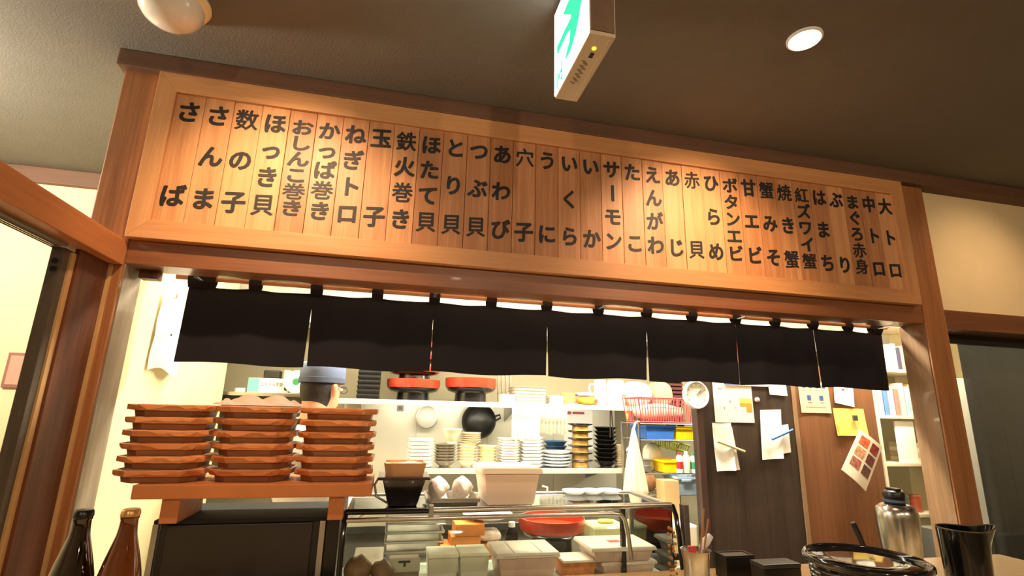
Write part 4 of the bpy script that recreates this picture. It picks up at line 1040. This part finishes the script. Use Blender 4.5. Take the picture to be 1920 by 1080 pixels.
# ================================================================== basket rack
t = thing('wire_rack', 'steel wire rack holding the coloured baskets', 'rack', (1.62, 2.95, 0))
for x in (1.415, 1.79):
    for y in (2.80, 3.03):
        part('upright', MB().tube([(x, y, 0), (x, y, 1.46)], .007, 8), STEEL, t, smooth=40)
for z in (1.06, 1.175, 1.36, 1.452):
    sh = part('shelf_frame', MB().tube([(1.415, 2.80, z), (1.79, 2.80, z), (1.79, 3.03, z), (1.415, 3.03, z), (1.415, 2.80, z)], .004, 6), STEELD, t, smooth=40)
    for k in range(8):
        x = 1.45 + k * .044
        part('shelf_wire', MB().tube([(x, 2.80, z), (x, 3.03, z)], .0022, 5), STEELD, sh, smooth=40)
def basket(x, y, z, w, d, h, mat, label, nb=14, fill=None, rz=0.):
    t = thing('plastic_basket', label, 'basket', (x, y, z), rz)
    part('floor', MB().box(x - w * .45, x + w * .45, y - d * .45, y + d * .45, z, z + .004), mat, t)
    def ringat(k, zz, r):
        return MB().tube([(x + sx * w * k / 2, y + sy * d * k / 2, zz) for sx, sy in ((-1, -1), (1, -1), (1, 1), (-1, 1), (-1, -1))], r, 6)
    part('rim', ringat(1., z + h, .005), mat, t)
    part('lower_ring', ringat(.9, z + .006, .004), mat, t)
    for k in range(nb + 1):
        u = -1 + 2 * k / nb
        part('rib', MB().tube([(x + u * w * .45, y - d * .45, z + .004), (x + u * w * .5, y - d * .5, z + h)], .0028, 5), mat, t)
        if k % 2 == 0:
            part('rib', MB().tube([(x + u * w * .45, y + d * .45, z + .004), (x + u * w * .5, y + d * .5, z + h)], .0028, 5), mat, t)
    for k in range(5):
        u = -1 + 2 * k / 4
        for sx in (-1, 1):
            part('rib', MB().tube([(x + sx * w * .45, y + u * d * .45, z + .004), (x + sx * w * .5, y + u * d * .5, z + h)], .0028, 5), mat, t)
    if fill: part('contents', pillow(x, y, z + .005, w * .8, d * .8, h * .75, seed=3), fill, t, smooth=60)
    return t
basket(1.60, 2.915, 1.457, .355, .22, .145, M('pink_plastic', (196, 82, 84), .4), 'large pink basket of packets on top of the wire rack', 20, M('white_red_packets', (240, 206, 190), .5, var=.3, scale=40))
tub('blue_bin', 1.562, 2.915, 1.365, .185, .20, .078, M('blue_plastic', (58, 108, 196), .35), 'blue plastic bin on the wire rack', 'bin', .92, open_=True)
t = tub('yellow_bin', 1.722, 2.915, 1.365, .115, .20, .072, M('yellow_plastic', (246, 206, 24), .35), 'yellow plastic bin beside the blue one on the wire rack', 'bin', .92, open_=True)
tub('yellow_bin', 1.618, 2.86, 1.180, .110, .12, .068, M('yellow_plastic'), 'yellow plastic bin low on the rack by the bottles', 'bin', .92, open_=True)
solo('grey_pot', MB().lathe([(0, 0), (.045, 0), (.048, .01), (.048, .03), (.051, .032), (.048, .034), (.047, .06), (.051, .064), (.045, .066), (0, .06)], (1.50, 2.90, 1.180), 28), STEELD, 'dull metal pot on the rack behind the hanging bag', 'pot', smooth=40)
gb = basket(1.70, 2.945, 1.30, .165, .12, .045, M('lime_plastic', (186, 206, 40), .4), 'lime green basket tilted on the bottles', 10)
gb.rotation_euler = (0, R(12), 0)
solo('white_bundle', pillow(1.585, 2.975, 1.180, .10, .09, .15, seed=21), M('white_bundle', (240, 234, 208), .7), 'pale bundle standing on the rack under the lime basket', 'bundle', smooth=60)
def sq_bottle(x, y, z, r, h, m, capm, label, band=None):
    t = thing('kitchen_bottle', label, 'bottle', (x, y, z), group='bottles on the rack')
    part('body', MB().lathe([(0, 0), (r, 0), (r, h * .72), (r * .6, h * .85), (r * .4, h * .87), (0, h * .87)], (x, y, z), 20), m, t, smooth=30)
    part('cap', MB().lathe([(r * .42, h * .868), (r * .5, h * .868), (r * .5, h), (0, h)], (x, y, z), 16), capm, t, smooth=30)
    if band: part('band', MB().lathe([(r * 1.005, h * .2), (r * 1.02, h * .2), (r * 1.02, h * .55), (r * 1.005, h * .55), (r * 1.005, h * .2)], (x, y, z), 20), band, t, smooth=30)
sq_bottle(1.664, 2.80, 1.180, .019, .115, WHITEP, M('red_plastic'), 'white bottle with a red band on the rack', M('red_plastic'))
sq_bottle(1.709, 2.80, 1.180, .022, .118, M('cream_bottle', (236, 226, 196), .4), WHITEP, 'plain cream bottle on the rack')
sq_bottle(1.758, 2.80, 1.180, .024, .110, WHITEP, M('green_cap', (60, 150, 96), .4), 'white bottle with a green band on the rack', M('green_cap'))
t = tub('pale_blue_bin', 1.700, 2.83, 1.0645, .165, .16, .098, M('pale_blue', (178, 200, 222), .4), 'pale blue storage bin at the bottom of the rack', 'bin', .86, open_=True)
part('handle', MB().box(1.64, 1.70, 2.741, 2.747, 1.138, 1.150), M('pale_blue'), t, .002)
solo('cardboard_box', MB().box(1.503, 1.596, 2.70, 2.79, .9505, 1.15), M('kraft', (206, 172, 118), .8, var=.06), 'upright tan cardboard box beside the hanging bag', 'box', bevel=.002)
solo('brown_paper_bag', pillow(1.50, 2.90, 1.0645, .09, .10, .11, seed=31), M('crumpled_brown', (156, 110, 70), .8, var=.25, scale=30, bump=.5), 'crumpled brown paper bag on the rack', 'paper bag', smooth=50)
t = thing('drawer_unit', 'white plastic drawer unit below the rack', 'drawers', (1.49, 2.68, 0))
part('case', MB().box(1.375, 1.598, 2.55, 2.785, .30, .95), WHITEP, t, .004)
for k in range(4):
    d = part('drawer', MB().box(1.383, 1.590, 2.542, 2.5495, .335 + k * .155, .48 + k * .155), M('drawer_cream', (244, 236, 210), .4), t, .003)
    part('handle', MB().box(1.46, 1.51, 2.535, 2.542, .44 + k * .155, .45 + k * .155), M('drawer_grip', (200, 190, 166), .5), d, .001)
part('foot', MB().box(1.38, 1.595, 2.555, 2.78, 0, .30), WHITEP, t)
# hanging white plastic bag
def bagf(u, v):
    a = 2 * PI * u
    w = .008 + .062 * min(1, (v * 1.1)) ** .9
    k = 1 + .10 * math.sin(a * 9) * (1 - .5 * v) + .05 * math.sin(a * 4 + v * 5)
    if v > .93: k *= max(.25, 1 - (v - .93) * 9)
    return (1.345 + w * k * math.cos(a), 2.73 + w * .7 * k * math.sin(a), 1.425 - .37 * v)
t = thing('hanging_bag', 'white plastic bag hanging from the wire rack', 'plastic bag', (1.345, 2.73, 1.055))
part('bag', MB().grid(bagf, 72, 22), sheer('white_film', (244, 240, 214), .06, .35), t, smooth=70)
part('handle_loop', MB().tube([(1.345, 2.73, 1.42), (1.365, 2.745, 1.455), (1.40, 2.785, 1.466), (1.418, 2.80, 1.462)], [.008, .006, .004, .004], 8), M('bag_handle', (244, 240, 220), .5), t, smooth=60)

# ================================================================== papers and clock on the partition
def sheet(x0, x1, z0, z1, y, mat, label, nm='paper_sheet', cat='paper', rot=0., sk=0., curl=.006):
    """slightly curling sheet of paper held against the partition"""
    cx, cz = (x0 + x1) / 2, (z0 + z1) / 2
    t = thing(nm, label, cat, (cx, y, z0))
    w, h = x1 - x0, z1 - z0
    def fn(u, v):
        a = (u - .5) * w + sk * (v - .5) * h; b = (.5 - v) * h
        x = a * math.cos(rot) - b * math.sin(rot); z = a * math.sin(rot) + b * math.cos(rot)
        return (cx + x, y - curl * (abs(u - .5) * 2) ** 2 * v - curl * .6 * v * v, cz + z)
    part('sheet', MB().grid(fn, 10, 10, .0009), mat, t, smooth=60)
    def flat(u0, u1, v0, v1, m, name):
        def g(u, v):
            uu = u0 + (u1 - u0) * u; vv = v0 + (v1 - v0) * v
            p = fn(uu, vv); return (p[0], p[1] - .0011, p[2])
        part(name, MB().grid(g, 4, 2), m, t)
    return t, flat
PY = 2.4985
GREYI = M('faint_ink', (150, 140, 128), .8)
ORI = M('orange_ink', (232, 148, 50), .7); YEI = M('yellow_ink', (246, 214, 90), .7); BLI = M('blue_ink', (52, 84, 150), .7)
t, fl = sheet(1.712, 1.955, 1.473, 1.69, PY, M('cream_map', (248, 240, 214), .85, var=.03, scale=30), 'pale printed map with orange and yellow patches on the dark partition', 'map_sheet', curl=.002)
fl(.66, .97, .40, .52, YEI, 'yellow_patch'); fl(.66, .82, .53, .60, ORI, 'orange_patch'); fl(.82, .97, .53, .74, ORI, 'orange_patch')
fl(.40, .43, .46, .52, GREYI, 'print_mark'); fl(.12, .22, .16, .19, GREYI, 'print_mark'); fl(.24, .27, .62, .68, GREYI, 'print_mark'); fl(.50, .56, .62, .65, YEI, 'print_mark')
t, fl = sheet(1.78, 2.075, 1.672, 1.69, PY - .004, M('pink_slip', (240, 200, 196), .8), 'long pink and blue slip tucked behind the curtain edge on the partition', curl=.001)
fl(.0, .45, .1, .8, BLI, 'blue_band')
t, fl = sheet(2.066, 2.182, 1.627, 1.725, PY, PAPER, 'small white memo at the top of the dark partition', rot=-.04)
fl(.62, .64, .1, .98, GREYI, 'fold_line')
t, fl = sheet(1.690, 1.805, 1.225, 1.47, PY, PAPER, 'narrow white sheets bound by a yellow strip on the partition', rot=.03, sk=-.05, curl=.014)
part('yellow_strip', MB().tube([(1.702, PY - .02, 1.375), (1.87, PY - .012, 1.322)], .007, 8), M('pale_yellow', (236, 210, 130), .5), t, smooth=50)
part('under_sheet', MB().grid(lambda u, v: (1.70 + .11 * u + .03 * v, PY - .004 + .001 * v, 1.45 - .222 * v), 6, 6, .0008), PAPER, t)
t, fl = sheet(1.985, 2.12, 1.285, 1.545, PY, PAPER, 'white sheets held with a blue pen on the dark partition', rot=.05, sk=-.16, curl=.012)
part('under_sheet', MB().grid(lambda u, v: (2.045 + .125 * u, PY - .003, 1.45 - .15 * v + .02 * u), 6, 6, .0008), PAPER, t)
part('blue_pen', MB().tube([(2.042, PY - .022, 1.388), (2.185, PY - .016, 1.440)], .0065, 10), M('blue_pen', (40, 92, 176), .35), t, smooth=50)
solo('round_magnet', MB().lathe([(0, 0), (.013, 0), (.013, -.008), (.009, -.011), (0, -.011)], (1.985, PY + .001, 1.598), 20, axis='y'), M('pink_magnet', (226, 190, 190), .35), 'little pink round magnet on the dark partition', 'magnet', smooth=40)
t, fl = sheet(2.266, 2.470, 1.535, 1.71, PY, M('calendar_paper', (206, 188, 160), .8), 'printed calendar sheet with small blue squares on the brown partition', 'calendar_sheet', curl=.003)
for k in range(4): fl(.12 + .22 * k, .24 + .22 * k, .10, .20, BLI, 'blue_square')
for k in range(4): fl(.12 + .22 * k, .22 + .22 * k, .26, .28, GREYI, 'print_mark')
fl(.25, .38, .44, .60, BLI, 'blue_square'); fl(.66, .79, .44, .60, BLI, 'blue_square')
fl(.25, .40, .66, .68, GREYI, 'print_mark'); fl(.66, .80, .66, .68, GREYI, 'print_mark')
for k in range(8): fl(.18 + .085 * k, .24 + .085 * k, .80, .83, GREYI, 'print_mark')
t, fl = sheet(2.505, 2.640, 1.585, 1.705, PY, PAPER, 'torn white memo with a red pin on the brown partition', rot=-.16)
part('red_pin', MB().ell((2.566, PY - .008, 1.672), .007, .006, .007), M('pin_red', (190, 46, 40), .35), t, smooth=60)
YEL = M('yellow_paper', (240, 208, 104), .8, var=.04)
t, fl = sheet(2.485, 2.70, 1.412, 1.565, PY, YEL, 'yellow memo sheets clipped on the brown partition', curl=.008)
part('under_sheet', MB().grid(lambda u, v: (2.492 + .06 * u + .006 * v, PY - .012, 1.50 - .088 * v), 4, 4, .0008), YEL, t)
part('clip', MB().box(2.604, 2.636, PY - .018, PY - .008, 1.497, 1.528), M('dark_clip', (84, 80, 70), .4, .3), t, .003)
fl(.22, .25, .22, .26, GREYI, 'print_mark'); fl(.40, .43, .20, .23, GREYI, 'print_mark')
# menu card, tilted
t = thing('menu_card', 'glossy card with six sushi photographs hanging askew on the partition', 'menu card', (2.6, 2.47, 1.12))
CA = [(2.610, 1.449), (2.749, 1.354), (2.586, 1.120), (2.444, 1.233)]
def cpt(u, v, dy=0.):
    x = CA[0][0] * (1 - u) * (1 - v) + CA[1][0] * u * (1 - v) + CA[2][0] * u * v + CA[3][0] * (1 - u) * v
    z = CA[0][1] * (1 - u) * (1 - v) + CA[1][1] * u * (1 - v) + CA[2][1] * u * v + CA[3][1] * (1 - u) * v
    return (x, 2.456 - .012 * math.sin(PI * u) * .8 - .006 * v + dy, z)
part('card', MB().grid(lambda u, v: cpt(u, v), 12, 12, .0025), M('card_cream', (236, 222, 196), .35), t, smooth=60)
FC = [(206, 96, 60), (150, 52, 44), (196, 140, 100), (120, 60, 54), (168, 100, 84), (104, 70, 60)]
for k in range(6):
    i, j = k % 2, k // 2
    u0, v0 = .12 + .44 * i, .08 + .25 * j
    ph = part('photo', MB().grid(lambda u, v, u0=u0, v0=v0: cpt(u0 + .34 * u, v0 + .20 * v, -.0022), 4, 4), M('food_photo_%d' % k, FC[k], .4, var=.5, scale=70), t)
part('clip_tail', MB().tube([(2.612, 2.486, 1.512), (2.612, 2.476, 1.45)], .002, 6), STEELD, t)
# clock
kx, kz, ky = 1.588, 1.612, 2.488
t = thing('wall_clock', 'round white wall clock on the edge of the dark partition', 'clock', (kx, ky, 1.54))
part('case', MB().lathe([(0, 0), (.068, 0), (.074, -.006), (.074, -.026), (.069, -.032), (.064, -.030), (.064, -.022), (0, -.022)], (kx, ky, kz), 40, axis='y'), WHITEP, t, smooth=40)
part('dial', MB().lathe([(0, -.0225), (.063, -.0225), (.063, -.0235), (0, -.0235)], (kx, ky, kz), 40, axis='y'), M('dial_white', (246, 246, 238), .5), t)
for k in range(12):
    a = k * PI / 6
    c_, s_ = math.cos(a), math.sin(a)
    part('hour_mark', MB().tube([(kx + .049 * s_, ky - .0242, kz + .049 * c_), (kx + .057 * s_, ky - .0242, kz + .057 * c_)], .0014, 5), M('mark_grey', (90, 90, 86), .6), t)
part('hour_hand', MB().tube([(kx, ky - .025, kz), (kx + .026, ky - .025, kz + .026)], .0018, 5), INK, t)
part('minute_hand', MB().tube([(kx, ky - .026, kz), (kx + .036, ky - .026, kz + .032)], .0013, 5), INK, t)
# orange carton on the partition top
solo('orange_carton', MB().box(1.64, 1.97, 2.515, 2.555, 1.8005, 2.02), M('orange_carton', (206, 104, 64), .6, var=.08), 'flat orange carton standing on the partition behind the curtain', 'carton', bevel=.003)

# ================================================================== shelves beyond the partition
t = thing('magazine_shelf', 'white open shelving with papers beyond the brown partition', 'shelving', (3.25, 2.85, 0))
for z in (.60, .92, 1.222, 1.515, 1.815, 2.12):
    part('shelf_board', MB().box(3.06, 3.56, 2.72, 3.0, z, z + .02), M('shelf_cream', (226, 214, 184), .6), t, .002)
for x in (3.04, 3.56):
    part('side_post', MB().box(x, x + .02, 2.72, 3.0, 0, 2.3), M('shelf_cream'), t, .002)
bc = [(236, 230, 206), (92, 130, 176), (244, 240, 226), (206, 120, 108), (240, 226, 180), (150, 176, 190), (250, 246, 230), (226, 200, 150)]
bn_ = ['ivory', 'mid blue', 'white', 'salmon pink', 'pale yellow', 'grey blue', 'bright white', 'tan']
for k in range(8):
    x = 3.085 + k * .045
    h = .17 + .02 * ((k * 5) % 3)
    solo('file_folder', MB().box(x, x + .036, 2.735, 2.93, 1.5352, 1.5352 + h), M('folder_%d' % k, bc[k], .6), '%s folder standing on the shelf level with the yellow memos' % bn_[k], 'folder', bevel=.002, group='folders on the middle shelf')
for k in range(5):
    x = 3.20 + k * .034
    solo('book', MB().box(x, x + .028, 2.74, 2.90, 1.8352, 1.8352 + .15 + .012 * (k % 3)), M('book_%d' % k, [(242, 234, 214), (226, 176, 168), (236, 226, 190), (70, 66, 90), (200, 160, 140)][k], .6), ['cream', 'rose', 'straw coloured', 'dark violet', 'beige pink'][k] + ' book on the upper shelf beside the post', 'book', bevel=.002, group='books on the upper shelf')
solo('white_board', MB().box(3.20, 3.35, 2.745, 2.755, 1.2422, 1.50), M('clip_white', (248, 244, 238), .5), 'plain white board standing on the shelf behind the steel jug', 'board', bevel=.002)
solo('orange_pouch', pillow(3.16, 2.80, 1.0425, .12, .07, .045, seed=8), M('orange_pouch', (232, 170, 50), .5), 'orange pouch on the lower shelf behind the vacuum jug', 'pouch', smooth=60)
for k in range(4):
    solo('paper_pack', MB().box(3.36, 3.545, 2.75, 2.95, 1.2422 + k * .0305, 1.2422 + k * .0305 + .029), M('paper_pack_%d' % (k % 2), [(240, 232, 208), (206, 190, 160)][k % 2], .7), 'flat paper pack, %s of the pile beside the white board' % nth(3 - k, 4), 'paper pack', bevel=.002, group='paper packs')
for k in range(3):
    solo('storage_tin', MB().lathe([(0, 0), (.034, 0), (.035, .003), (.035, .085), (.037, .087), (.037, .10), (0, .102)], (3.14 + .095 * k, 2.80, .9402), 24), M('tin_%d' % k, [(196, 178, 150), (92, 110, 96), (190, 96, 72)][k], .35, .2), ['beige', 'dull green', 'brick red'][k] + ' round tin on the lower shelf behind the vacuum jug', 'tin', smooth=35, group='round tins')
t = thing('pen_cup', 'white cup of brushes hung at the edge of the partition', 'cup', (2.845, 2.60, 1.50))
part('cup', MB().lathe([(0, 0), (.028, 0), (.032, .09), (.029, .09), (.026, .006), (0, .006)], (2.835, 2.592, 1.50), 24), WHITEP, t, smooth=40)
for k in range(6):
    part('brush', MB().tube([(2.835 + .012 * math.cos(k), 2.592 + .012 * math.sin(k), 1.51), (2.815 + .03 * math.cos(k * 1.3) - .02, 2.592 + .03 * math.sin(k * 1.3), 1.66 + .012 * (k % 3))], .004, 6), M('brush_wood_%d' % (k % 3), [(190, 140, 90), (150, 96, 60), (220, 200, 170)][k % 3], .6), t, smooth=40)
part('bracket', MB().box(2.785, 2.81, 2.54, 2.58, 1.52, 1.56), STEELD, t)

# ================================================================== left niche of the kitchen
t = thing('niche_shelf', 'steel shelf in the corner behind the tray stacks', 'shelf', (-.72, 3.3, 1.5))
part('plate', MB().box(-1.05, -.40, 3.10, 3.595, 1.555, 1.575), STEEL, t, .002)
part('bracket', MB().prism([(3.598, 1.555), (3.2, 1.555), (3.598, 1.44)], -.9, -.893, 'yz'), STEELD, t)
part('bracket', MB().prism([(3.598, 1.555), (3.2, 1.555), (3.598, 1.44)], -.5, -.493, 'yz'), STEELD, t)
t = thing('glove_box', 'white and teal box of disposable gloves on the corner shelf', 'box', (-.686, 3.21, 1.5755))
part('carton', MB().box(-.795, -.578, 3.15, 3.26, 1.5755, 1.656), M('glove_white', (226, 234, 222), .6), t, .002)
part('teal_panel', MB().box(-.793, -.735, 3.1485, 3.1499, 1.578, 1.654), M('teal_print', (120, 200, 190), .6), t)
mb = MB()
for q, ch in enumerate('ニトリル手袋'):
    v, f = glyph(ch)
    mb.add([(-.718 + q * .0195 + a * .016, 3.1496 - (c + .02) * .02, 1.622 + b * .020) for a, b, c in v], f)
part('lettering', mb, INK, t)
part('round_mark', MB().lathe([(0, -.0012), (.011, -.0012), (.011, 0), (0, 0)], (-.592, 3.1499, 1.600), 20, axis='y'), M('mark_dark', (60, 60, 56), .6), t)
t = thing('tape_roll', 'big white paper roll with a green core behind the cook', 'roll', (-.535, 3.13, 1.5755))
part('roll', MB().lathe([(.02, -.03), (.062, -.03), (.064, -.026), (.064, .026), (.062, .03), (.02, .03), (.02, -.03)], (-.535, 3.14, 1.640), 36, axis='y'), M('roll_white', (240, 244, 222), .6), t, smooth=30)
part('core', MB().lathe([(0, -.031), (.02, -.031), (.02, .03), (0, .03)], (-.535, 3.14, 1.640), 20, axis='y'), M('core_green', (60, 140, 84), .5), t, smooth=30)
solo('small_white_carton', MB().box(-.640, -.605, 3.29, 3.36, 1.5755, 1.715), M('carton_beige', (224, 210, 184), .7), 'upright pale carton behind the glove box', 'carton', bevel=.003)
solo('black_radio', MB().box(-.755, -.665, 3.30, 3.38, 1.5755, 1.712), M('radio_black', (50, 46, 40), .5), 'small black box behind the glove box', 'box', bevel=.008)
solo('white_tape', MB().lathe([(.012, 0), (.03, 0), (.03, .022), (.012, .022), (.012, 0)], (-.835, 3.17, 1.5755), 20), WHITEP, 'little white tape ring on the corner shelf', 'tape', smooth=40)
# paper bag hanging on the cream wall
t = thing('wall_paper_bag', 'crumpled white paper bag hanging on the cream kitchen wall', 'paper bag', (-.86, 2.27, 1.62))
def bagp(u, v):
    y = 2.13 + .19 * u + .06 * v * (u - .3)
    bul = math.sin(PI * min(1, max(0, u))) * .035 * (.4 + .6 * v)
    return (-.884 + .006 + bul + .006 * math.sin(v * 14 + u * 9) * (.3 + u), y, 1.905 - .285 * v + .012 * math.sin(u * 8) * (1 if v > .5 else .3))
part('bag', MB().grid(bagp, 18, 18, .001), sheer('thin_white_paper', (246, 240, 232), 0., .3), t, smooth=40)
for k in range(7):
    part('print_mark', MB().box(-.868 + .0015 * k, -.8665 + .0015 * k, 2.205, 2.22, 1.865 - k * .018, 1.876 - k * .018), M('mark_dark'), t)
part('hook', MB().tube([(-.886, 2.235, 1.915), (-.872, 2.235, 1.915), (-.872, 2.235, 1.93)], .003, 6), STEELD, t)

# ================================================================== grey curtain in the right doorway
GREYC = sheer('grey_sheer_cloth', (84, 84, 78), .16, .35)
t = thing('doorway_curtain', 'long dark grey split curtain in the doorway beside the hatch post', 'curtain', (3.2, 1.985, .4))
part('rod', MB().tube([(2.53, 1.985, 1.925), (4.39, 1.985, 1.925)], .011, 10), BLACKP, t, smooth=40)
for a, b, g0, g1 in ((2.79, 2.985, 0, 0), (2.99, 3.42, .012, 0), (3.425, 3.86, 0, 0)):
    def fn(u, v, a=a, b=b, g0=g0):
        k = v ** 1.5
        x = a + g0 * k * 1.6 + (b - a - g0 * k * 1.6) * u
        return (x, 1.985 + .014 * math.sin(u * 11 + a * 5) * (.25 + .75 * v), 1.913 - 1.5 * v)
    part('cloth_panel', MB().grid(fn, 30, 16, .0016), GREYC, t, smooth=60)
solo('white_cabinet', MB().box(3.22, 3.42, 2.40, 2.60, .9, 1.76), M('locker_white', (240, 236, 226), .4), 'upright white cabinet glimpsed between the post and the grey curtain', 'cabinet', bevel=.006)
solo('grey_cupboard', MB().box(3.10, 3.60, 2.34, 2.62, 0, .899), M('locker_grey', (110, 108, 100), .5), 'low grey cupboard carrying the white cabinet behind the grey curtain', 'cupboard', bevel=.004)
# small framed notice in the side room
t = thing('wall_notice', 'brownish framed notice on the bright side room wall', 'notice', (-1.70, 2.99, 1.55))
part('frame', MB().box(-1.85, -1.655, 2.985, 2.998, 1.56, 1.73), M('notice_brown', (150, 96, 80), .6), t, .003)
part('sheet', MB().box(-1.835, -1.67, 2.982, 2.985, 1.575, 1.715), M('notice_rose', (196, 150, 130), .7), t)

# ================================================================== the cook
def remeshed(mb, name, mat, parent, voxel=.011, smooth_it=6):
    me = mb.mesh(name)
    o = bpy.data.objects.new(name, me); C.objects.link(o)
    m = o.modifiers.new('r', 'REMESH'); m.mode = 'VOXEL'; m.voxel_size = voxel
    s2 = o.modifiers.new('s', 'SMOOTH'); s2.iterations = smooth_it; s2.factor = .5
    dg = bpy.context.evaluated_depsgraph_get()
    m2 = bpy.data.meshes.new_from_object(o.evaluated_get(dg))
    bpy.data.objects.remove(o)
    m2.materials.clear(); m2.materials.append(mat)
    for p in m2.polygons: p.use_smooth = True; p.material_index = 0
    o = bpy.data.objects.new(name, m2); C.objects.link(o); o.parent = parent
    return o
SKIN = M('skin', (222, 164, 130), .55, var=.04, scale=20)
JACK = M('white_jacket', (232, 232, 228), .8)
TROU = M('dark_trousers', (48, 48, 56), .85)
ck = thing('person', 'person in a blue grey cap and glasses working behind the trays', 'person', (-.318, 2.52, 0), R(44))
# facing +x, feet on the floor
b = MB()
b.ell((.0, 0, 1.585), .088, .074, .108, 24, 16).ell((.030, 0, 1.528), .058, .052, .055, 18, 12)
b.ell((.088, 0, 1.560), .016, .013, .022).ell((.078, 0, 1.520), .016, .028, .012)          # nose, mouth
for s_ in (-1, 1):
    b.tube([(.012, s_ * .074, 1.604), (.002, s_ * .090, 1.598), (.000, s_ * .092, 1.570), (.010, s_ * .078, 1.545)], [.011, .014, .013, .010], 10)   # ears
b.tube([(-.028, 0, 1.55), (-.030, 0, 1.47), (-.034, 0, 1.40)], [.058, .056, .07], 18)
b.tube([(-.034, 0, 1.42), (-.03, 0, 1.30), (-.02, 0, 1.12), (-.02, 0, .98), (-.02, 0, .90)], [.09, .13, .12, .125, .12], 20)
for s_ in (-1, 1):
    b.tube([(-.035, s_ * .05, 1.395), (-.035, s_ * .16, 1.375)], [.06, .056], 14)
    b.tube([(-.035, s_ * .165, 1.37), (-.03, s_ * .20, 1.24), (.0, s_ * .205, 1.11), (.13, s_ * .16, 1.06), (.23, s_ * .11, 1.055)], [.052, .046, .040, .034, .027], 12)
    b.ell((.27, s_ * .10, 1.052), .042, .034, .015)
    for q in range(4):
        yy = s_ * (.078 + q * .015)
        L = (.052, .060, .056, .044)[q]
        b.tube([(.29, yy, 1.052), (.31 + L * .35, yy, 1.050), (.305 + L * .8, yy, 1.034)], [.0085, .008, .007], 8)
    b.tube([(.25, s_ * .078, 1.052), (.275, s_ * .055, 1.045), (.30, s_ * .045, 1.038)], [.010, .009, .008], 8)
    b.tube([(-.02, s_ * .075, .92), (-.005, s_ * .085, .70), (.0, s_ * .085, .50), (-.02, s_ * .085, .28), (-.03, s_ * .085, .08)], [.085, .075, .055, .050, .038], 14)
    b.tube([(-.04, s_ * .085, .045), (.06, s_ * .088, .035), (.13, s_ * .09, .03)], [.042, .036, .028], 12)
remeshed(b, 'body', SKIN, ck, .010, 4)
j = MB()
j.tube([(-.034, 0, 1.445), (-.034, 0, 1.40), (-.03, 0, 1.30), (-.02, 0, 1.12), (-.02, 0, .98), (-.02, 0, .86)], [.085, .11, .142, .134, .138, .145], 22)
for s_ in (-1, 1):
    j.tube([(-.035, s_ * .05, 1.395), (-.035, s_ * .165, 1.378), (-.032, s_ * .20, 1.24), (.0, s_ * .205, 1.11), (.11, s_ * .165, 1.065)], [.072, .066, .058, .052, .047], 14)
remeshed(j, 'jacket', JACK, ck, .012, 5)
tr = MB()
for s_ in (-1, 1):
    tr.tube([(-.02, s_ * .07, .95), (-.005, s_ * .085, .70), (.0, s_ * .085, .50), (-.02, s_ * .085, .28), (-.03, s_ * .085, .075)], [.096, .086, .068, .064, .058], 14)
    tr.tube([(-.045, s_ * .085, .052), (.06, s_ * .088, .045), (.14, s_ * .09, .038)], [.050, .046, .037], 12)
remeshed(tr, 'trousers', TROU, ck, .012, 5)
hr = MB()
vs, fs = [], []
he = MB().ell((-.004, 0, 1.590), .098, .082, .112, 32, 20)
keep = {i for i, (x, y, z) in enumerate(he.v) if z > 1.492 and (x < .008 or z > 1.618)}
mp_ = {}
for i in sorted(keep): mp_[i] = len(vs); vs.append(he.v[i])
fs = [tuple(mp_[i] for i in f) for f in he.f if all(i in keep for i in f)]
part('hair', MB().add(vs, fs), M('dark_hair', (42, 30, 24), .6, bump=.6, bscale=200), ck, smooth=70, local=True)
CAPM = M('cap_blue_grey', (112, 124, 156), .85, var=.06, scale=20)
cp = part('cap', MB().lathe([(.104, 1.612), (.107, 1.616), (.106, 1.668), (.104, 1.690), (.096, 1.703), (.06, 1.710), (0, 1.711)], (-.002, 0, 0), 40, 1., .86), CAPM, ck, smooth=50, local=True)
part('cap_band', MB().lathe([(.1055, 1.610), (.1085, 1.612), (.1085, 1.634), (.1055, 1.636), (.1055, 1.610)], (-.002, 0, 0), 40, 1., .86), M('cap_band_grey', (84, 92, 118), .85), cp, smooth=50, local=True)
g = MB()
for s_ in (-1, 1):
    g.tube([(-.005, s_ * .082, 1.598), (.05, s_ * .075, 1.594), (.088, s_ * .062, 1.588)], .0022, 6)
    g.tube([(.098 - abs(math.cos(a)) * .0, s_ * .034 + .024 * math.cos(a), 1.582 + .016 * math.sin(a)) for a in [k * PI / 8 for k in range(17)]], .0018, 6)
g.tube([(.098, -.010, 1.584), (.102, 0, 1.588), (.098, .010, 1.584)], .0018, 6)
part('glasses', g, M('glasses_frame', (50, 46, 60), .3), ck, smooth=60, local=True)
for s_ in (-1, 1):
    part('eye', MB().ell((.080, s_ * .032, 1.584), .010, .012, .008), M('eye_white', (236, 232, 226), .2), ck, smooth=60, local=True)
